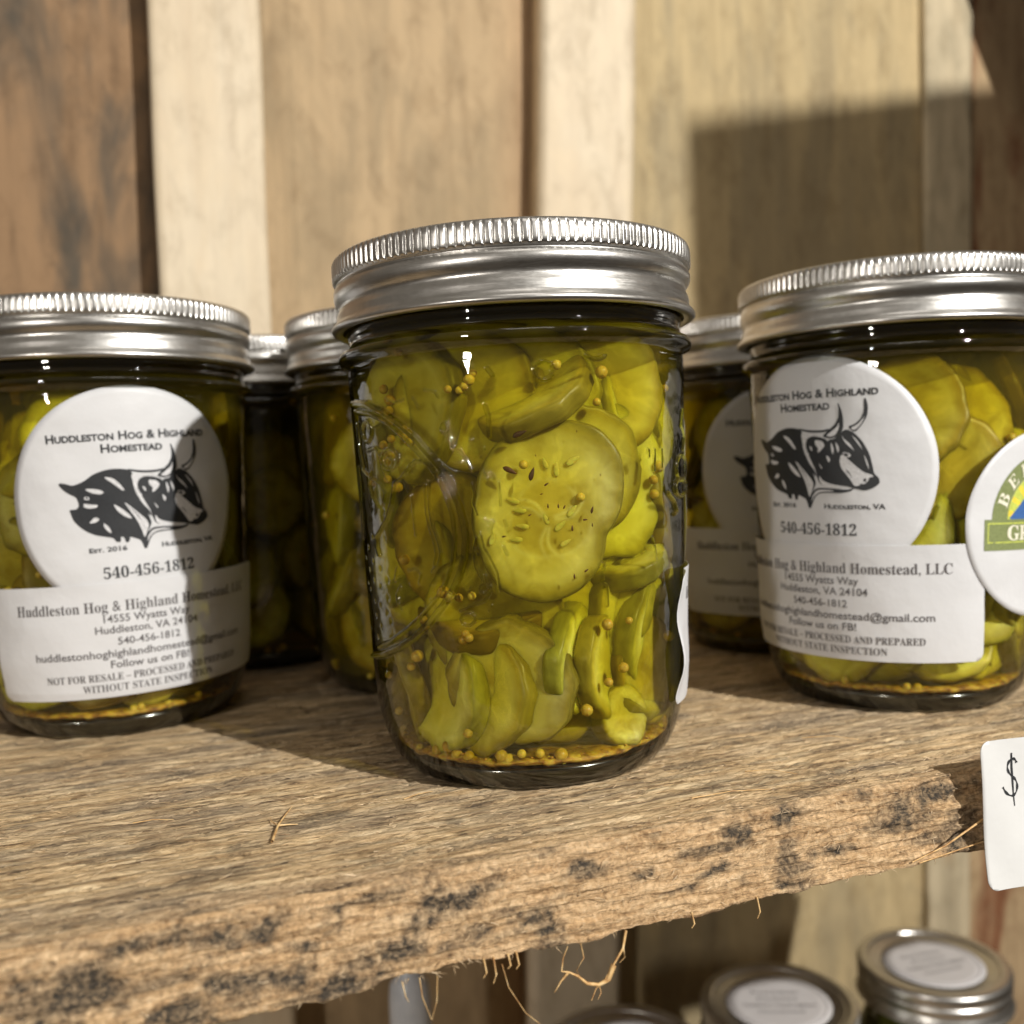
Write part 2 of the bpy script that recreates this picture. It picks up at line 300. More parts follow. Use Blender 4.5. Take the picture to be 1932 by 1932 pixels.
EMB=[([(-47.3,87.6),(-38.7,86.7),(-32.8,84.7),(-27.2,81.4),(-23.3,78.3),(-19.8,74.3),(-17.1,71.0),(-15.3,67.4),(-13.8,63.6),(-12.9,59.8),(-12.8,56.6),(-13.4,52.5),(-14.9,48.4),(-17.0,44.8),(-19.5,41.9),(-23.0,38.5),(-27.8,34.9),(-33.4,32.1),(-40.8,29.7),(-49.6,28.1)],0.8,0.8),([(-46.6,85.8),(-37.7,84.6),(-32.0,82.6),(-27.5,79.3),(-23.5,75.7),(-20.7,72.7),(-18.3,69.5),(-16.8,66.2),(-15.5,61.4),(-15.3,56.7),(-16.1,51.9),(-18.3,47.1),(-20.8,43.8),(-25.4,39.7),(-30.6,36.2),(-37.1,33.1),(-44.4,30.8)],0.5,0.5),([(-20.8,68.9),(-20.9,65.7),(-20.9,62.5),(-20.5,59.3),(-19.4,56.1),(-18.9,53.5),(-19.8,50.9),(-21.5,49.6)],0.4,0.4),([(-21.9,68.3),(-22.0,65.1),(-21.9,61.9),(-21.5,59.0),(-20.5,55.8),(-20.2,53.2),(-21.0,50.9)],0.3,0.3),([(-25.8,66.2),(-25.6,63.3),(-25.5,60.0),(-25.3,57.4)],0.35,0.35),([(-30.7,68.2),(-32.2,64.6),(-34.5,61.0),(-38.2,58.2),(-40.5,56.5),(-40.5,54.4),(-39.7,52.7)],0.45,0.5),([(-26.6,71.1),(-25.5,72.6),(-23.8,73.5),(-21.4,73.1),(-19.2,72.0)],0.4,0.4),([(-25.6,72.3),(-28.6,69.8),(-31.2,68.6)],0.4,0.4),([(-28.6,69.8),(-27.3,68.8),(-26.5,67.2)],0.35,0.4),([(-29.0,74.1),(-29.4,73.1),(-30.2,72.3),(-31.4,71.9),(-32.8,72.0),(-33.9,72.5),(-34.7,73.3),(-34.9,74.3),(-34.4,75.3),(-33.4,76.1),(-32.1,76.4),(-30.9,76.4),(-29.8,75.9),(-29.2,75.1),(-29.0,74.1)],0.4,0.4),([(-30.6,73.5),(-30.8,73.1),(-31.2,72.7),(-31.7,72.6),(-32.3,72.6),(-32.8,72.8),(-33.2,73.2),(-33.2,73.6),(-33.0,74.0),(-32.6,74.3),(-32.0,74.5),(-31.5,74.5),(-31.0,74.3),(-30.6,73.9),(-30.6,73.5)],0.35,0.35),([(-38.1,80.8),(-38.5,79.8),(-39.3,79.0),(-40.3,78.6),(-41.4,78.7),(-42.4,79.2),(-43.0,80.0),(-43.0,81.1),(-42.4,82.1),(-41.5,82.8),(-40.4,83.2),(-39.3,83.2),(-38.5,82.7),(-38.1,81.8),(-38.1,80.8)],0.4,0.4),([(-40.9,76.6),(-37.0,76.9),(-35.2,75.6),(-34.5,72.6),(-33.2,69.9)],0.4,0.4),([(-46.3,83.0),(-46.2,79.9),(-46.0,76.4),(-44.7,72.9)],0.35,0.4),([(-44.9,72.2),(-40.5,70.4),(-35.8,68.7),(-34.2,66.7),(-35.2,64.7)],0.4,0.4),([(-40.3,71.5),(-41.7,68.8),(-40.6,66.0),(-38.0,63.7)],0.35,0.35),([(-48.8,73.0),(-48.9,68.8),(-49.7,63.2),(-51.5,56.0)],0.3,0.35),([(-9.6,57.2),(-9.1,54.6),(-7.9,52.4),(-6.5,49.2),(-6.0,45.4)],0.4,0.4),([(-10.6,56.6),(-11.3,53.4),(-10.8,50.2),(-9.5,47.7)],0.4,0.4),([(-7.9,45.7),(-8.0,45.3),(-8.4,45.0),(-8.9,44.8),(-9.4,44.8),(-9.9,45.0),(-10.3,45.4),(-10.4,45.8),(-10.2,46.2),(-9.8,46.5),(-9.3,46.7),(-8.8,46.7),(-8.3,46.5),(-8.0,46.1),(-7.9,45.7)],0.35,0.4),([(-15.1,41.3),(-12.2,42.3),(-9.4,43.2),(-7.8,45.4)],0.4,0.4),([(-11.8,39.4),(-12.0,38.8),(-12.5,38.3),(-13.2,38.0),(-13.9,38.0),(-14.6,38.3),(-15.0,38.8),(-15.1,39.4),(-14.9,40.0),(-14.4,40.5),(-13.7,40.8),(-13.0,40.8),(-12.3,40.5),(-11.9,40.0),(-11.8,39.4)],0.35,0.35),([(-14.9,77.8),(-14.7,75.6),(-12.7,74.9),(-11.6,73.3),(-10.6,71.0)],0.4,0.4),([(-20.0,75.9),(-18.3,73.6),(-16.3,71.9),(-14.3,70.6)],0.3,0.3),([(-8.1,70.3),(-7.4,69.0),(-6.5,69.9),(-6.0,68.9)],0.4,0.5),([(-10.8,67.9),(-10.3,66.0),(-10.8,64.1),(-10.1,61.6)],0.35,0.35),([(-32.3,50.0),(-33.4,47.3)],0.3,0.35),([(-31.7,46.0),(-33.1,44.3),(-33.0,41.9),(-31.6,40.9)],0.3,0.35),([(-28.5,49.7),(-26.1,50.2),(-24.7,48.9),(-25.5,46.9)],0.3,0.3),([(-8.4,60.3),(-7.1,59.6),(-6.5,60.2),(-7.2,58.3)],0.35,0.45),([(-4.2,60.1),(-3.8,59.0)],0.35,0.45),([(-7.7,58.4),(-7.2,57.7)],0.4,0.5),([(-10.7,54.4),(-10.3,52.8)],0.35,0.45),([(-4.6,54.5),(-4.0,52.9)],0.35,0.45),([(-8.9,48.6),(-8.4,46.1)],0.35,0.45),([(-5.1,68.3),(-4.9,65.1),(-4.9,63.3)],0.3,0.3),([(-23.3,86.9),(-22.6,85.9),(-21.9,84.6)],0.3,0.35),([(-31.3,87.5),(-28.5,86.3),(-25.8,86.8)],0.3,0.3),([(-15.2,80.0),(-15.3,79.5),(-15.6,79.2),(-16.0,79.0),(-16.3,79.0),(-16.7,79.2),(-16.9,79.6),(-16.9,80.1),(-16.8,80.6),(-16.5,81.0),(-16.2,81.1),(-15.8,81.1),(-15.5,80.9),(-15.3,80.5),(-15.2,80.0)],0.35,0.35),([(56.0,64.2),(54.9,63.4),(50.6,62.8),(47.7,62.5),(45.4,62.6),(43.7,63.1),(42.7,63.8),(42.3,64.7),(42.7,65.6),(43.8,66.2),(45.5,66.5),(47.8,66.5),(50.8,66.0),(56.0,65.1),(56.0,64.2)],0.5,0.5),([(55.9,69.0),(56.0,67.7),(51.5,66.7),(48.5,66.2),(46.2,66.3),(44.6,66.9),(43.6,67.9),(43.3,69.2),(43.7,70.4),(44.8,71.4),(46.4,72.0),(48.7,72.0),(51.8,71.4),(56.0,70.3),(55.9,69.0)],0.4,0.4),([(38.5,63.6),(41.6,61.5),(43.4,59.2),(41.5,58.6)],0.5,0.5),([(31.6,54.0),(32.4,51.8),(32.7,48.9)],0.3,0.3),([(30.2,73.6),(30.4,72.0)],0.3,0.5),([(32.4,73.5),(32.1,68.9)],0.3,0.5),([(35.2,73.5),(35.1,69.4)],0.3,0.5),([(50.9,37.3),(50.5,36.9),(49.5,36.7),(48.4,36.6),(47.3,36.8),(46.4,37.1),(45.9,37.5),(45.7,38.0),(45.9,38.4),(46.5,38.7),(47.4,38.7),(48.5,38.6),(49.6,38.2),(50.5,37.8),(50.9,37.3)],0.4,0.4),([(53.0,32.6),(52.5,32.1),(51.4,31.9),(50.1,31.9),(49.0,32.1),(48.1,32.4),(47.6,32.9),(47.4,33.4),(47.6,33.9),(48.2,34.2),(49.1,34.3),(50.2,34.1),(51.4,33.7),(52.6,33.1),(53.0,32.6)],0.4,0.4),([(17.7,44.9),(17.7,40.6)],0.4,0.4),([(17.1,49.7),(16.7,46.5),(17.6,43.4)],0.4,0.3),([(49.6,82.6),(47.8,78.9),(51.8,76.3),(49.3,73.3)],0.4,0.35),([(7.1,90.6),(6.9,89.8),(6.4,89.1),(5.6,88.7),(4.8,88.7),(4.1,89.1),(3.6,89.9),(3.5,90.8),(3.7,91.7),(4.2,92.4),(5.0,92.7),(5.8,92.7),(6.5,92.3),(7.0,91.6),(7.1,90.6)],0.35,0.4),([(-6.9,84.0),(-6.3,81.8),(-6.4,77.8)],0.5,0.6),([(-6.0,91.7),(-5.1,90.4)],0.5,0.6),([(-16.1,96.9),(-9.7,95.7),(-1.1,95.7)],0.3,0.3),([(18.8,94.2),(18.5,93.6),(17.9,93.2),(17.0,92.9),(16.0,92.9),(15.1,93.2),(14.6,93.6),(14.4,94.2),(14.6,94.8),(15.2,95.2),(16.1,95.5),(17.1,95.5),(18.0,95.2),(18.6,94.8),(18.8,94.2)],0.5,0.6),([(11.9,95.5),(14.2,94.4),(19.1,95.3)],0.4,0.4),([(-20.2,88.4),(-17.7,87.8),(-17.0,86.6)],0.3,0.3)]
EMB_DOTS=[(-43.2,56.7,0.9,-0.35),(-46.9,54.1,0.9,-0.35),(-44.1,51.1,0.9,-0.35),(-39.9,49.6,0.9,-0.35),(-47.4,48.8,0.9,-0.35),(-37.0,47.1,0.9,-0.35),(-44.3,46.6,0.9,-0.35),(-40.8,45.3,0.9,-0.35),(-48.5,44.1,0.9,-0.35),(-37.4,43.0,0.9,-0.35),(-41.8,40.9,0.9,-0.35),(-45.2,41.6,0.9,-0.35),(-38.4,39.5,0.9,-0.35),(-45.1,38.1,0.9,-0.35),(-42.5,35.9,0.9,-0.35),(-45.4,33.1,0.9,-0.35),(-50.8,45.3,0.9,-0.35),(-36.4,62.7,0.9,-0.35),(-36.7,61.3,0.9,-0.35),(-50.7,51.4,0.9,-0.35),(-56.6,40.4,0.9,-0.35),(-37.0,37.6,0.9,-0.35),(-53.2,34.2,0.9,-0.35),(-13.3,72.7,0.35,0.35),(-12.7,72.7,0.35,0.35),(-21.2,69.3,0.35,0.35),(-25.2,71.2,0.35,0.35),(-28.4,46.7,0.35,0.35),(-32.4,43.1,0.35,0.35),(-22.7,43.4,0.35,0.35),(-14.8,39.1,0.35,0.35),(-15.4,37.1,0.35,0.35),(-16.4,32.8,0.35,0.35),(-13.0,45.3,0.35,0.35),(-12.5,46.0,0.35,0.35),(-8.7,41.1,0.35,0.35),(-8.0,42.0,0.35,0.35),(-4.4,54.1,0.35,0.35),(-4.2,53.0,0.35,0.35),(-10.3,54.2,0.35,0.35),(-8.4,73.5,0.35,0.35),(-7.5,75.1,0.35,0.35),(-9.8,76.9,0.35,0.35),(-10.7,77.1,0.35,0.35)]
BULL={'k1':[[(-18.37,5.73),(-17.94,6.26),(-16.59,5.97),(-14.86,5.26),(-12.85,5.85),(-11.54,6.5),(-9.65,7.87),(-7.48,8.64),(-4.99,9.1),(-2.19,8.96),(-0.11,8.34),(0.61,6.29),(1.1,3.56),(0.49,2.84),(1.68,-0.35),(2.96,-2.8),(3.57,-4.41),(4.16,-6.42),(3.24,-8.28),(2.48,-10.54),(1.79,-13.77),(1.33,-12.16),(0.77,-10.81),(-0.65,-10.19),(-1.88,-9.67),(-1.99,-10.9),(-2.94,-11.3),(-3.34,-9.71),(-4.14,-9.44),(-4.28,-10.96),(-5.41,-10.77),(-6.03,-9.63),(-8.47,-9.0),(-10.55,-8.42),(-12.58,-7.27),(-14.22,-5.79),(-15.5,-4.16),(-16.02,-2.22),(-16.26,-1.06),(-14.53,-1.13),(-13.73,-0.33),(-13.88,1.01),(-14.29,2.19),(-15.82,3.07),(-17.15,4.12)],[(-1.13,8.88),(2.41,8.16),(6.13,8.0),(8.68,8.41),(9.24,7.9),(6.08,7.35),(2.36,7.51),(-0.48,8.22)],[(8.68,8.41),(9.96,9.49),(10.92,11.39),(10.99,13.73),(10.72,15.0),(11.09,14.98),(11.86,12.9),(12.21,10.53),(12.19,8.17),(10.92,6.29),(8.65,5.6),(6.66,6.14),(6.59,6.61)],[(13.2,8.69),(15.21,9.36),(16.66,10.66),(17.5,12.61),(17.5,15.79),(17.99,16.17),(18.57,13.76),(18.34,11.37),(16.99,9.05),(15.12,7.02)],[(1.66,5.83),(3.38,6.54),(5.6,6.22),(7.84,5.34),(8.27,3.36),(6.75,1.53),(5.12,0.5),(3.64,0.83),(1.86,1.76),(1.13,3.94)],[(7.84,5.34),(9.85,5.58),(11.19,7.06),(12.95,8.12),(15.02,6.99),(17.11,4.65),(18.77,1.32),(19.5,-1.97),(19.85,-4.03),(21.06,-5.16),(21.22,-6.6),(19.55,-7.85),(17.51,-8.56),(15.2,-7.99),(12.58,-7.23),(9.63,-7.23),(6.42,-7.13),(5.12,-6.44),(4.48,-4.89),(4.08,-2.91),(3.27,-1.27),(1.86,1.76),(3.65,1.02),(5.53,0.86),(7.17,1.88)],[(4.05,-7.66),(7.96,-7.76),(12.94,-8.23),(15.0,-7.65),(13.78,-8.72),(10.72,-9.17),(7.85,-9.01),(5.08,-9.18),(3.64,-10.27),(2.09,-13.81),(1.72,-12.01),(2.56,-9.57)],[(-0.17,5.59),(0.49,2.84),(2.01,-0.77),(4.04,-3.29),(4.29,-4.87),(3.26,-3.6),(1.55,-1.89),(-0.0,1.34)]],'w':[[(-11.85,4.18),(-10.02,4.11),(-7.97,3.55),(-7.19,2.88),(-8.08,2.42),(-9.8,2.76),(-11.15,3.44)],[(-12.37,1.84),(-11.62,2.23),(-10.89,1.71),(-11.2,1.17),(-12.14,1.25)],[(-12.52,0.33),(-11.14,-0.05),(-8.94,-0.36),(-9.47,-1.07),(-11.25,-1.18),(-12.62,-0.69)],[(-11.83,-5.17),(-10.06,-3.5),(-8.96,-4.21),(-9.86,-5.04)],[(-6.93,7.08),(-4.87,6.65),(-3.25,5.07),(-2.01,3.05),(-2.72,3.04),(-4.34,4.7),(-5.98,6.05)],[(-5.34,-0.3),(-3.5,-1.61),(-1.52,-3.53),(-0.76,-4.84),(-2.31,-4.3),(-4.3,-2.57)],[(-8.1,-5.21),(-6.81,-6.56),(-6.27,-8.37),(-7.27,-7.66),(-8.05,-6.55)],[(-0.19,7.43),(1.39,6.92),(1.65,5.63),(1.03,3.95),(1.81,1.18),(1.23,0.85),(0.35,3.24),(0.15,5.18)],[(-2.64,0.04),(-0.97,-1.46),(0.87,-3.37),(2.74,-5.3),(3.37,-6.73),(2.83,-8.62),(1.92,-10.47),(1.38,-8.08),(0.33,-5.26),(-1.09,-2.8)],[(1.8,7.43),(5.3,7.17),(6.78,6.59),(6.36,6.16),(3.77,6.74),(1.7,6.28)],[(9.43,7.88),(10.6,8.86),(11.11,10.12),(10.96,8.25),(10.14,6.66),(8.89,6.12),(7.35,6.47)],[(14.03,8.24),(15.87,9.2),(17.21,10.63),(17.76,11.8),(17.15,9.84),(16.03,8.39),(14.99,7.67)],[(4.1,5.44),(6.28,5.15),(7.13,3.84),(5.85,2.39),(4.86,1.89),(5.16,3.22),(4.29,4.07)],[(2.41,3.84),(3.13,3.58),(3.4,2.4),(2.86,2.64)],[(11.48,1.32),(12.37,0.85),(13.57,-0.25),(15.44,-2.01),(17.18,-3.57),(19.08,-4.16),(19.79,-4.75),(18.52,-5.03),(18.3,-5.9),(17.26,-6.8),(16.48,-6.52),(15.95,-7.19),(14.8,-7.23),(14.01,-5.86),(12.83,-4.15),(11.47,-2.43),(11.0,-0.41)],[(11.95,1.95),(13.72,1.65),(14.18,0.82),(12.97,0.36),(12.03,0.88)],[(5.12,-4.1),(6.14,-5.77),(8.85,-6.76),(13.01,-7.36),(10.01,-7.59),(6.79,-7.4),(5.25,-6.22)],[(4.39,-8.24),(7.52,-8.19),(9.93,-8.61),(5.51,-8.68),(3.57,-9.8),(2.49,-11.71),(2.96,-9.81)],[(11.57,6.64),(12.39,5.39),(13.92,4.09),(15.08,2.02),(14.26,2.88),(12.65,4.39)],[(14.12,6.66),(15.97,4.74),(17.16,2.25),(16.12,3.73)],[(8.79,4.88),(9.63,2.85),(9.29,1.12),(8.83,2.92)],[(10.0,4.98),(11.08,3.13),(10.75,1.58),(10.27,3.2)],[(7.51,1.27),(8.61,0.19),(8.12,-0.94),(7.62,0.28)],[(5.03,-0.66),(6.23,-2.33),(5.83,-2.49)],[(17.33,1.43),(18.34,-1.06),(18.67,-3.11),(17.86,-1.02)]],'k2':[[(12.09,1.67),(13.28,1.53),(13.48,0.8),(12.57,0.71)],[(17.04,-5.37),(17.78,-5.12),(17.96,-5.87),(17.31,-6.2)],[(-11.93,1.91),(-11.36,2.02),(-11.27,1.48),(-11.84,1.45)],[(-1.99,-0.79),(-0.04,-3.29),(1.58,-5.77),(2.12,-8.16),(1.88,-6.58),(0.65,-3.74)],[(12.53,-2.53),(13.54,-3.42),(14.49,-5.51),(13.7,-4.24)]]}
BL_F=[(-57.2,-4.3,4.1,2.7),(-20.8,-5.5,4.5,4.5),(-15.8,-6.8,2.7,2.3),(-38.0,-5.3,2.3,2.3),(-27.3,-12.1,3.6,2.5),(-16.2,-12.2,4.1,2.3),(-54.8,-11.5,3.6,2.3),(-45.4,-12.7,3.2,2.3),(-79.0,-8.1,7.3,3.2),(-62.3,-14.2,5.5,2.3),(-37.1,-15.1,4.5,2.3),(-84.7,-5.2,4.5,2.3),(83.3,-5.7,6.4,4.1),(98.1,-13.3,4.5,2.7),(53.5,-2.2,4.5,2.0),(43.6,-3.6,2.7,1.8),(-1.9,-11.3,3.2,2.3),(0.3,-14.2,2.7,1.8),(20.4,-8.0,2.7,1.1),(53.9,-15.3,2.7,1.6),(27.2,-11.9,2.7,0.9),(65.0,-10.3,3.6,1.4),(92.0,-3.4,5.5,2.3),(74.8,-0.7,3.6,1.8),(-12.7,-4.3,3.6,1.8),(8.2,-4.3,2.7,1.1),(-71.0,-2.4,5.5,1.8),(-49.8,-4.3,2.7,1.8),(36.8,-9.6,2.3,0.9),(-32.4,-14.4,3.2,1.8),(35.8,-5.1,1.8,1.1),(-44.8,-8.0,2.3,1.1)]
BL_T=[(-38.4,2.2,2.7,2.0),(-27.1,10.5,5.5,2.5),(-33.9,38.3,4.4,4.6),(-48.8,29.5,4.5,1.8),(-9.7,23.1,1.6,2.9),(-59.5,1.6,3.8,2.1),(-74.1,6.6,6.1,2.1),(60.1,4.0,7.9,3.9),(59.5,16.3,6.9,3.1),(52.3,33.5,4.3,2.8),(81.5,13.2,5.8,3.1),(26.5,0.7,5.1,2.5),(8.1,-2.1,4.7,1.9),(-60.4,84.5,2.4,3.7),(-76.3,102.8,3.7,3.6),(-81.8,86.8,3.5,3.6),(-32.6,112.7,4.4,3.0),(91.3,-0.6,5.0,2.8),(-2.4,9.1,4.3,1.6),(-92.1,87.9,2.3,3.1),(-10.4,135.1,6.9,5.7),(70.8,43.6,4.7,2.4)]


# ================================================================== the wall
TH = math.radians(21)
wall = bpy.data.objects.new("wall", None); COL.objects.link(wall)
wall.location = Vector((0, 262, 0)) * S; wall.rotation_euler = (0, 0, TH)
tag(wall, "board and batten wall of rough tan boards with smooth cream battens behind the jars", None, None, 'structure')
def mat_board(name, base, dark, stain, stain_amt, red=0.0, seed=0.0, rough=.8):
    m = MT(name); v = m.coords((1, 1, .06), loc=(seed, 0, seed)); v2 = m.coords((1, 1, .28), loc=(seed * 2, 0, 0))
    g = m.noise(v, 130, 5, 0.6, .3); g2 = m.noise(v2, 26, 4, 0.6, .6); g3 = m.noise(v, 640, 3, 0.6)
    c = m.ramp(g, [(0.22, dark), (0.50, base), (0.85, tuple(min(1, x * 1.12) for x in base))])
    c = m.mix(m.math('MULTIPLY', m.ramp(g2, [(0.46, (0, 0, 0)), (0.60, (1, 1, 1))]), stain_amt), c, C4(*stain))
    g4 = m.noise(m.coords((1, 1, .6), loc=(0, 0, seed)), 60, 4, .6, .8)
    gm = m.noise(m.coords((1, 1, .5), loc=(seed, seed, 0)), 85, 6, .68, .4)
    c = m.mix(.75, c, m.ramp(gm, [(0.32, (.72, .69, .64)), (0.5, (1, 1, 1)), (0.68, (1.08, 1.07, 1.05))]), 'MULTIPLY')
    c = m.mix(m.math('MULTIPLY', m.ramp(g4, [(0.55, (0, 0, 0)), (0.72, (1, 1, 1))]), stain_amt * .5), c, C4(*tuple(x * .7 for x in stain)))
    if red > 0:
        e = m.attr("edge"); c = m.mix(m.math('MULTIPLY', e, red), c, C4(.30, .13, .055))
    kn = m.attr("knot"); c = m.mix(kn, c, C4(.38, .19, .06))
    m.princ(c, rough, 0, m.bump(g, 0.0008, 0.4, m.bump(g3, 0.0003, 0.4))); return m.m
def plank(name, xs_top, xs_bot, y0, y1, mat, z0=-345, z1=430, redw=0, knots=(), parent=wall):
    nx, nz = 14, 60
    zz = np.linspace(z0, z1, nz); t = (zz - z0) / (z1 - z0)
    xl = xs_bot[0] + (xs_top[0] - xs_bot[0]) * t; xr = xs_bot[1] + (xs_top[1] - xs_bot[1]) * t
    # cross-section loop: front face (toward -y at y1) from left to right, then the back
    u = np.concatenate([[0.0], np.linspace(0, 1, nx), [1.0]])
    yy = np.concatenate([[y0], np.full(nx, 0.0), [y0]]); 
    V = []; E = []; K = []
    for j in range(nz):
        w = xr[j] - xl[j]; b = 0.8
        for i in range(len(u)):
            x = xl[j] + u[i] * w; y = -y1
            if i == 0 or i == len(u) - 1: y = -y0
            elif i == 1: x += b * .2; 
            elif i == len(u) - 2: x -= b * .2
            V.append((x + .25 * math.sin(zz[j] * .05 + i), y + (.25 * math.sin(zz[j] * .031 + u[i] * 5) if 0 < i < len(u) - 1 else 0), zz[j]))
            E.append(max(0, 1 - (xr[j] - x) / redw) if redw else 0)
            K.append(max([math.exp(-(((x - kx) / kr) ** 2 + ((zz[j] - kz) / (kr * 1.1)) ** 2)) for kx, kz, kr in knots] or [0]))
    n = len(u)
    F = [(j * n + i, j * n + (i + 1) % n, (j + 1) * n + (i + 1) % n, (j + 1) * n + i) for j in range(nz - 1) for i in range(n)]
    me = mesh_np(name, V, F, False, {"edge": E, "knot": K})
    bm = bmesh.new(); bm.from_mesh(me)
    for s_ in (0, nz - 1): bm.verts.ensure_lookup_table(); bm.faces.new([bm.verts[s_ * n + i] for i in range(n)])
    bmesh.ops.recalc_face_normals(bm, faces=bm.faces); bm.to_mesh(me); bm.free()
    return obj(name, me, mat, parent)
M_b0 = mat_board("weathered_brown_board", (.27, .165, .085), (.15, .09, .045), (.070, .060, .045), .9, 0, .3)
M_b1 = mat_board("tan_board", (.46, .335, .195), (.35, .245, .135), (.22, .17, .10), .45, .85, 1.3)
M_b2 = mat_board("yellow_tan_board", (.47, .365, .20), (.35, .265, .14), (.21, .18, .12), .45, .5, 2.7)
M_b3 = mat_board("pale_grey_board", (.55, .46, .31), (.42, .34, .22), (.25, .22, .15), .5, 0, 4.1)
M_b5 = mat_board("rust_stained_board", (.42, .30, .17), (.30, .19, .10), (.20, .075, .03), .95, 0, 5.3)
M_bt = mat_board("cream_batten", (.66, .56, .41), (.60, .49, .35), (.58, .45, .29), .35, 0, 6.2, .6)
plank("wall_board", (-430, -149), (-430, -156), -18, 0, M_b0)
plank("wall_board", (-145, 42), (-152, 8), -18, 0, M_b1, redw=34)
plank("wall_board", (45.5, 292), (11, 270), -18, 0, M_b2, redw=0)
plank("wall_board", (295, 460), (273, 450), -18, 0, M_b5, knots=[(335, 90, 9)])
plank("wall_batten", (-166, -118.5), (-173, -128), .4, 18, M_bt)
plank("wall_batten", (24.5, 76), (-15, 33), .4, 18, M_bt, knots=[(63, 213, 2.6)])
plank("wall_batten", (274, 311), (258, 290), .4, 5, M_b3, knots=[(278, -170, 4)])

# dark reddish board leaning in the top right corner
M_red = mat_board("dark_red_wood", (.10, .042, .028), (.05, .02, .014), (.03, .015, .01), .5, 0, 8.8, .45)
br = plank("leaning_board", (0, 60), (0, 60), 0, 14, M_red, z0=-30, z1=200, parent=None)
br.location = Vector((0, 262, 0)) * S + Matrix.Rotation(TH, 3, 'Z') @ (Vector((338, -34, 296)) * S)
br.rotation_euler = (Matrix.Rotation(TH, 3, 'Z') @ Matrix.Rotation(math.radians(-27), 3, 'Y')).to_euler()
tag(br, "dark reddish brown board slanting across the top right corner before the wall", "board")

# ================================================================== upper shelf board
nu = 1250
u = np.linspace(-200, 330, nu)
prof = []   # (w, z, nw, nz, front)
for w in np.linspace(60, 0, 14): prof.append((w - 3.0, -17, 0, -1, 1))
for z in np.linspace(-16.6, -1.2, 52):
    prof.append((-3.0 * (-z / 17.0) ** 1.0, z, -1, 0, 1))
for a in np.linspace(80, 10, 6): prof.append((1.2 - 1.2 * math.sin(math.radians(a)), -1.2 + 1.2 * math.cos(math.radians(a)), -math.sin(math.radians(a)), math.cos(math.radians(a)), .6))
for w in np.concatenate([np.linspace(1.5, 100, 215), np.linspace(101, 292, 110)]): prof.append((w, 0, 0, 1, 0))
P = np.array(prof); nv = len(P)
U, Wd = np.meshgrid(u, P[:, 0], indexing='ij'); _, Zd = np.meshgrid(u, P[:, 1], indexing='ij')
NW = np.broadcast_to(P[:, 2], U.shape); NZ = np.broadcast_to(P[:, 3], U.shape); FR = np.broadcast_to(P[:, 4], U.shape)
arc = np.concatenate([[0], np.cumsum(np.hypot(np.diff(P[:, 0]), np.diff(P[:, 1])))]); AR = np.broadcast_to(arc, U.shape)
fib = fbm(U / 9 + 3, AR / .75, 3, 4); fib2 = fbm(U / 3.2, AR / .55, 23, 3); lump = fbm(U / 24, AR / 5, 43, 4); rag = fbm(U / 4.5, AR / 1.3, 63, 4)
crk_ = sstep(.64, .72, fbm(U / 6.5 + 40, AR / .6, 203, 3))
dis = (fib - .5) * 1.15 + (fib2 - .5) * .6 - crk_ * .6
disF = (lump - .5) * 2.2 + (rag - .5) * 1.2 + (fib - .5) * 1.7
D = dis * (1 - FR) + disF * FR
# keep the jar stands level: flatten only the large lumps, never above the stand height
D = np.where(FR < .5, np.minimum(D, .22) - .22, D)
X_ = U; Y_ = Wd + NW * D; Z_ = Zd + NZ * D
low = np.exp(-((Zd + 17) / 2.5) ** 2)
Z_ = Z_ + low * (fbm(U / 9, U * 0 + 2.2, 81, 4) - .5) * 2.4
# blobs of mould
def blobs(A, B, lst, seed):
    out = np.zeros_like(A)
    wob = .7 * (fbm(A / 4.2, B / 2.8, seed, 4) - .5) + .3 * (fbm(A / 1.2, B / 1.0, seed + 5, 3) - .5)
    for (cu, cv, ru, rv) in lst:
        d = np.sqrt(((A - cu) / max(ru, .6)) ** 2 + ((B - cv) / max(rv, .5)) ** 2)
        out = np.maximum(out, np.clip((1.12 - d + wob * 3.0) * 1.1, 0, 1))
    return out
stF = blobs(U, Zd, [(a, b, c * 1.55, d * 1.2) for a, b, c, d in BL_F], 101); stT = blobs(U, Wd, [(a, b, c * 2.3, max(d * .9, .9)) for a, b, c, d in BL_T], 131) * .62
rnd = sstep(.55, .72, fbm(U / 11, AR / 3.4, 151, 4)) * .75
stain = np.where(FR > .5, np.maximum(stF, rnd), np.maximum(stT, sstep(.60, .72, fbm(U / 18, AR / 2.2, 171, 4)) * .55))
fresh = np.clip(FR + sstep(7 + 8 * fbm(U / 20, U * 0 + 1.5, 7, 3), 0, Wd) * .75 * (Zd > -1), 0, 1)
V = np.stack([X_, Y_, Z_], -1).reshape(-1, 3)
me = mesh_np("shelf_board", V, grid_faces(nu, nv), True, {"stain": stain, "fresh": fresh})
m = MT("old_plank_wood")
v = m.coords((.055, 1, 1)); vb = m.coords((.22, 1, 1)); vc = m.coords((1, 1, 1))
v = m.n('VectorMath', operation='ADD'); wv = m.n('VectorMath', operation='MULTIPLY'); m.l(m.noise(m.coords((.35, 1, 1)), 75, 4, .6, 0, 1), wv.inputs[0]); wv.inputs[1].default_value = (.0, .0045, .0045); m.l(wv.outputs[0], v.inputs[0]); m.l(m.coords((.075, 1, 1)), v.inputs[1]); v = v.outputs[0]
g = m.noise(v, 780, 6, .66, .35); g2 = m.noise(v, 260, 4, .6, .5); g3 = m.noise(vb, 60, 4, .6, .6); g4 = m.noise(vb, 2600, 4, .65, .3); g5 = m.noise(vc, 900, 4, .6, .5)
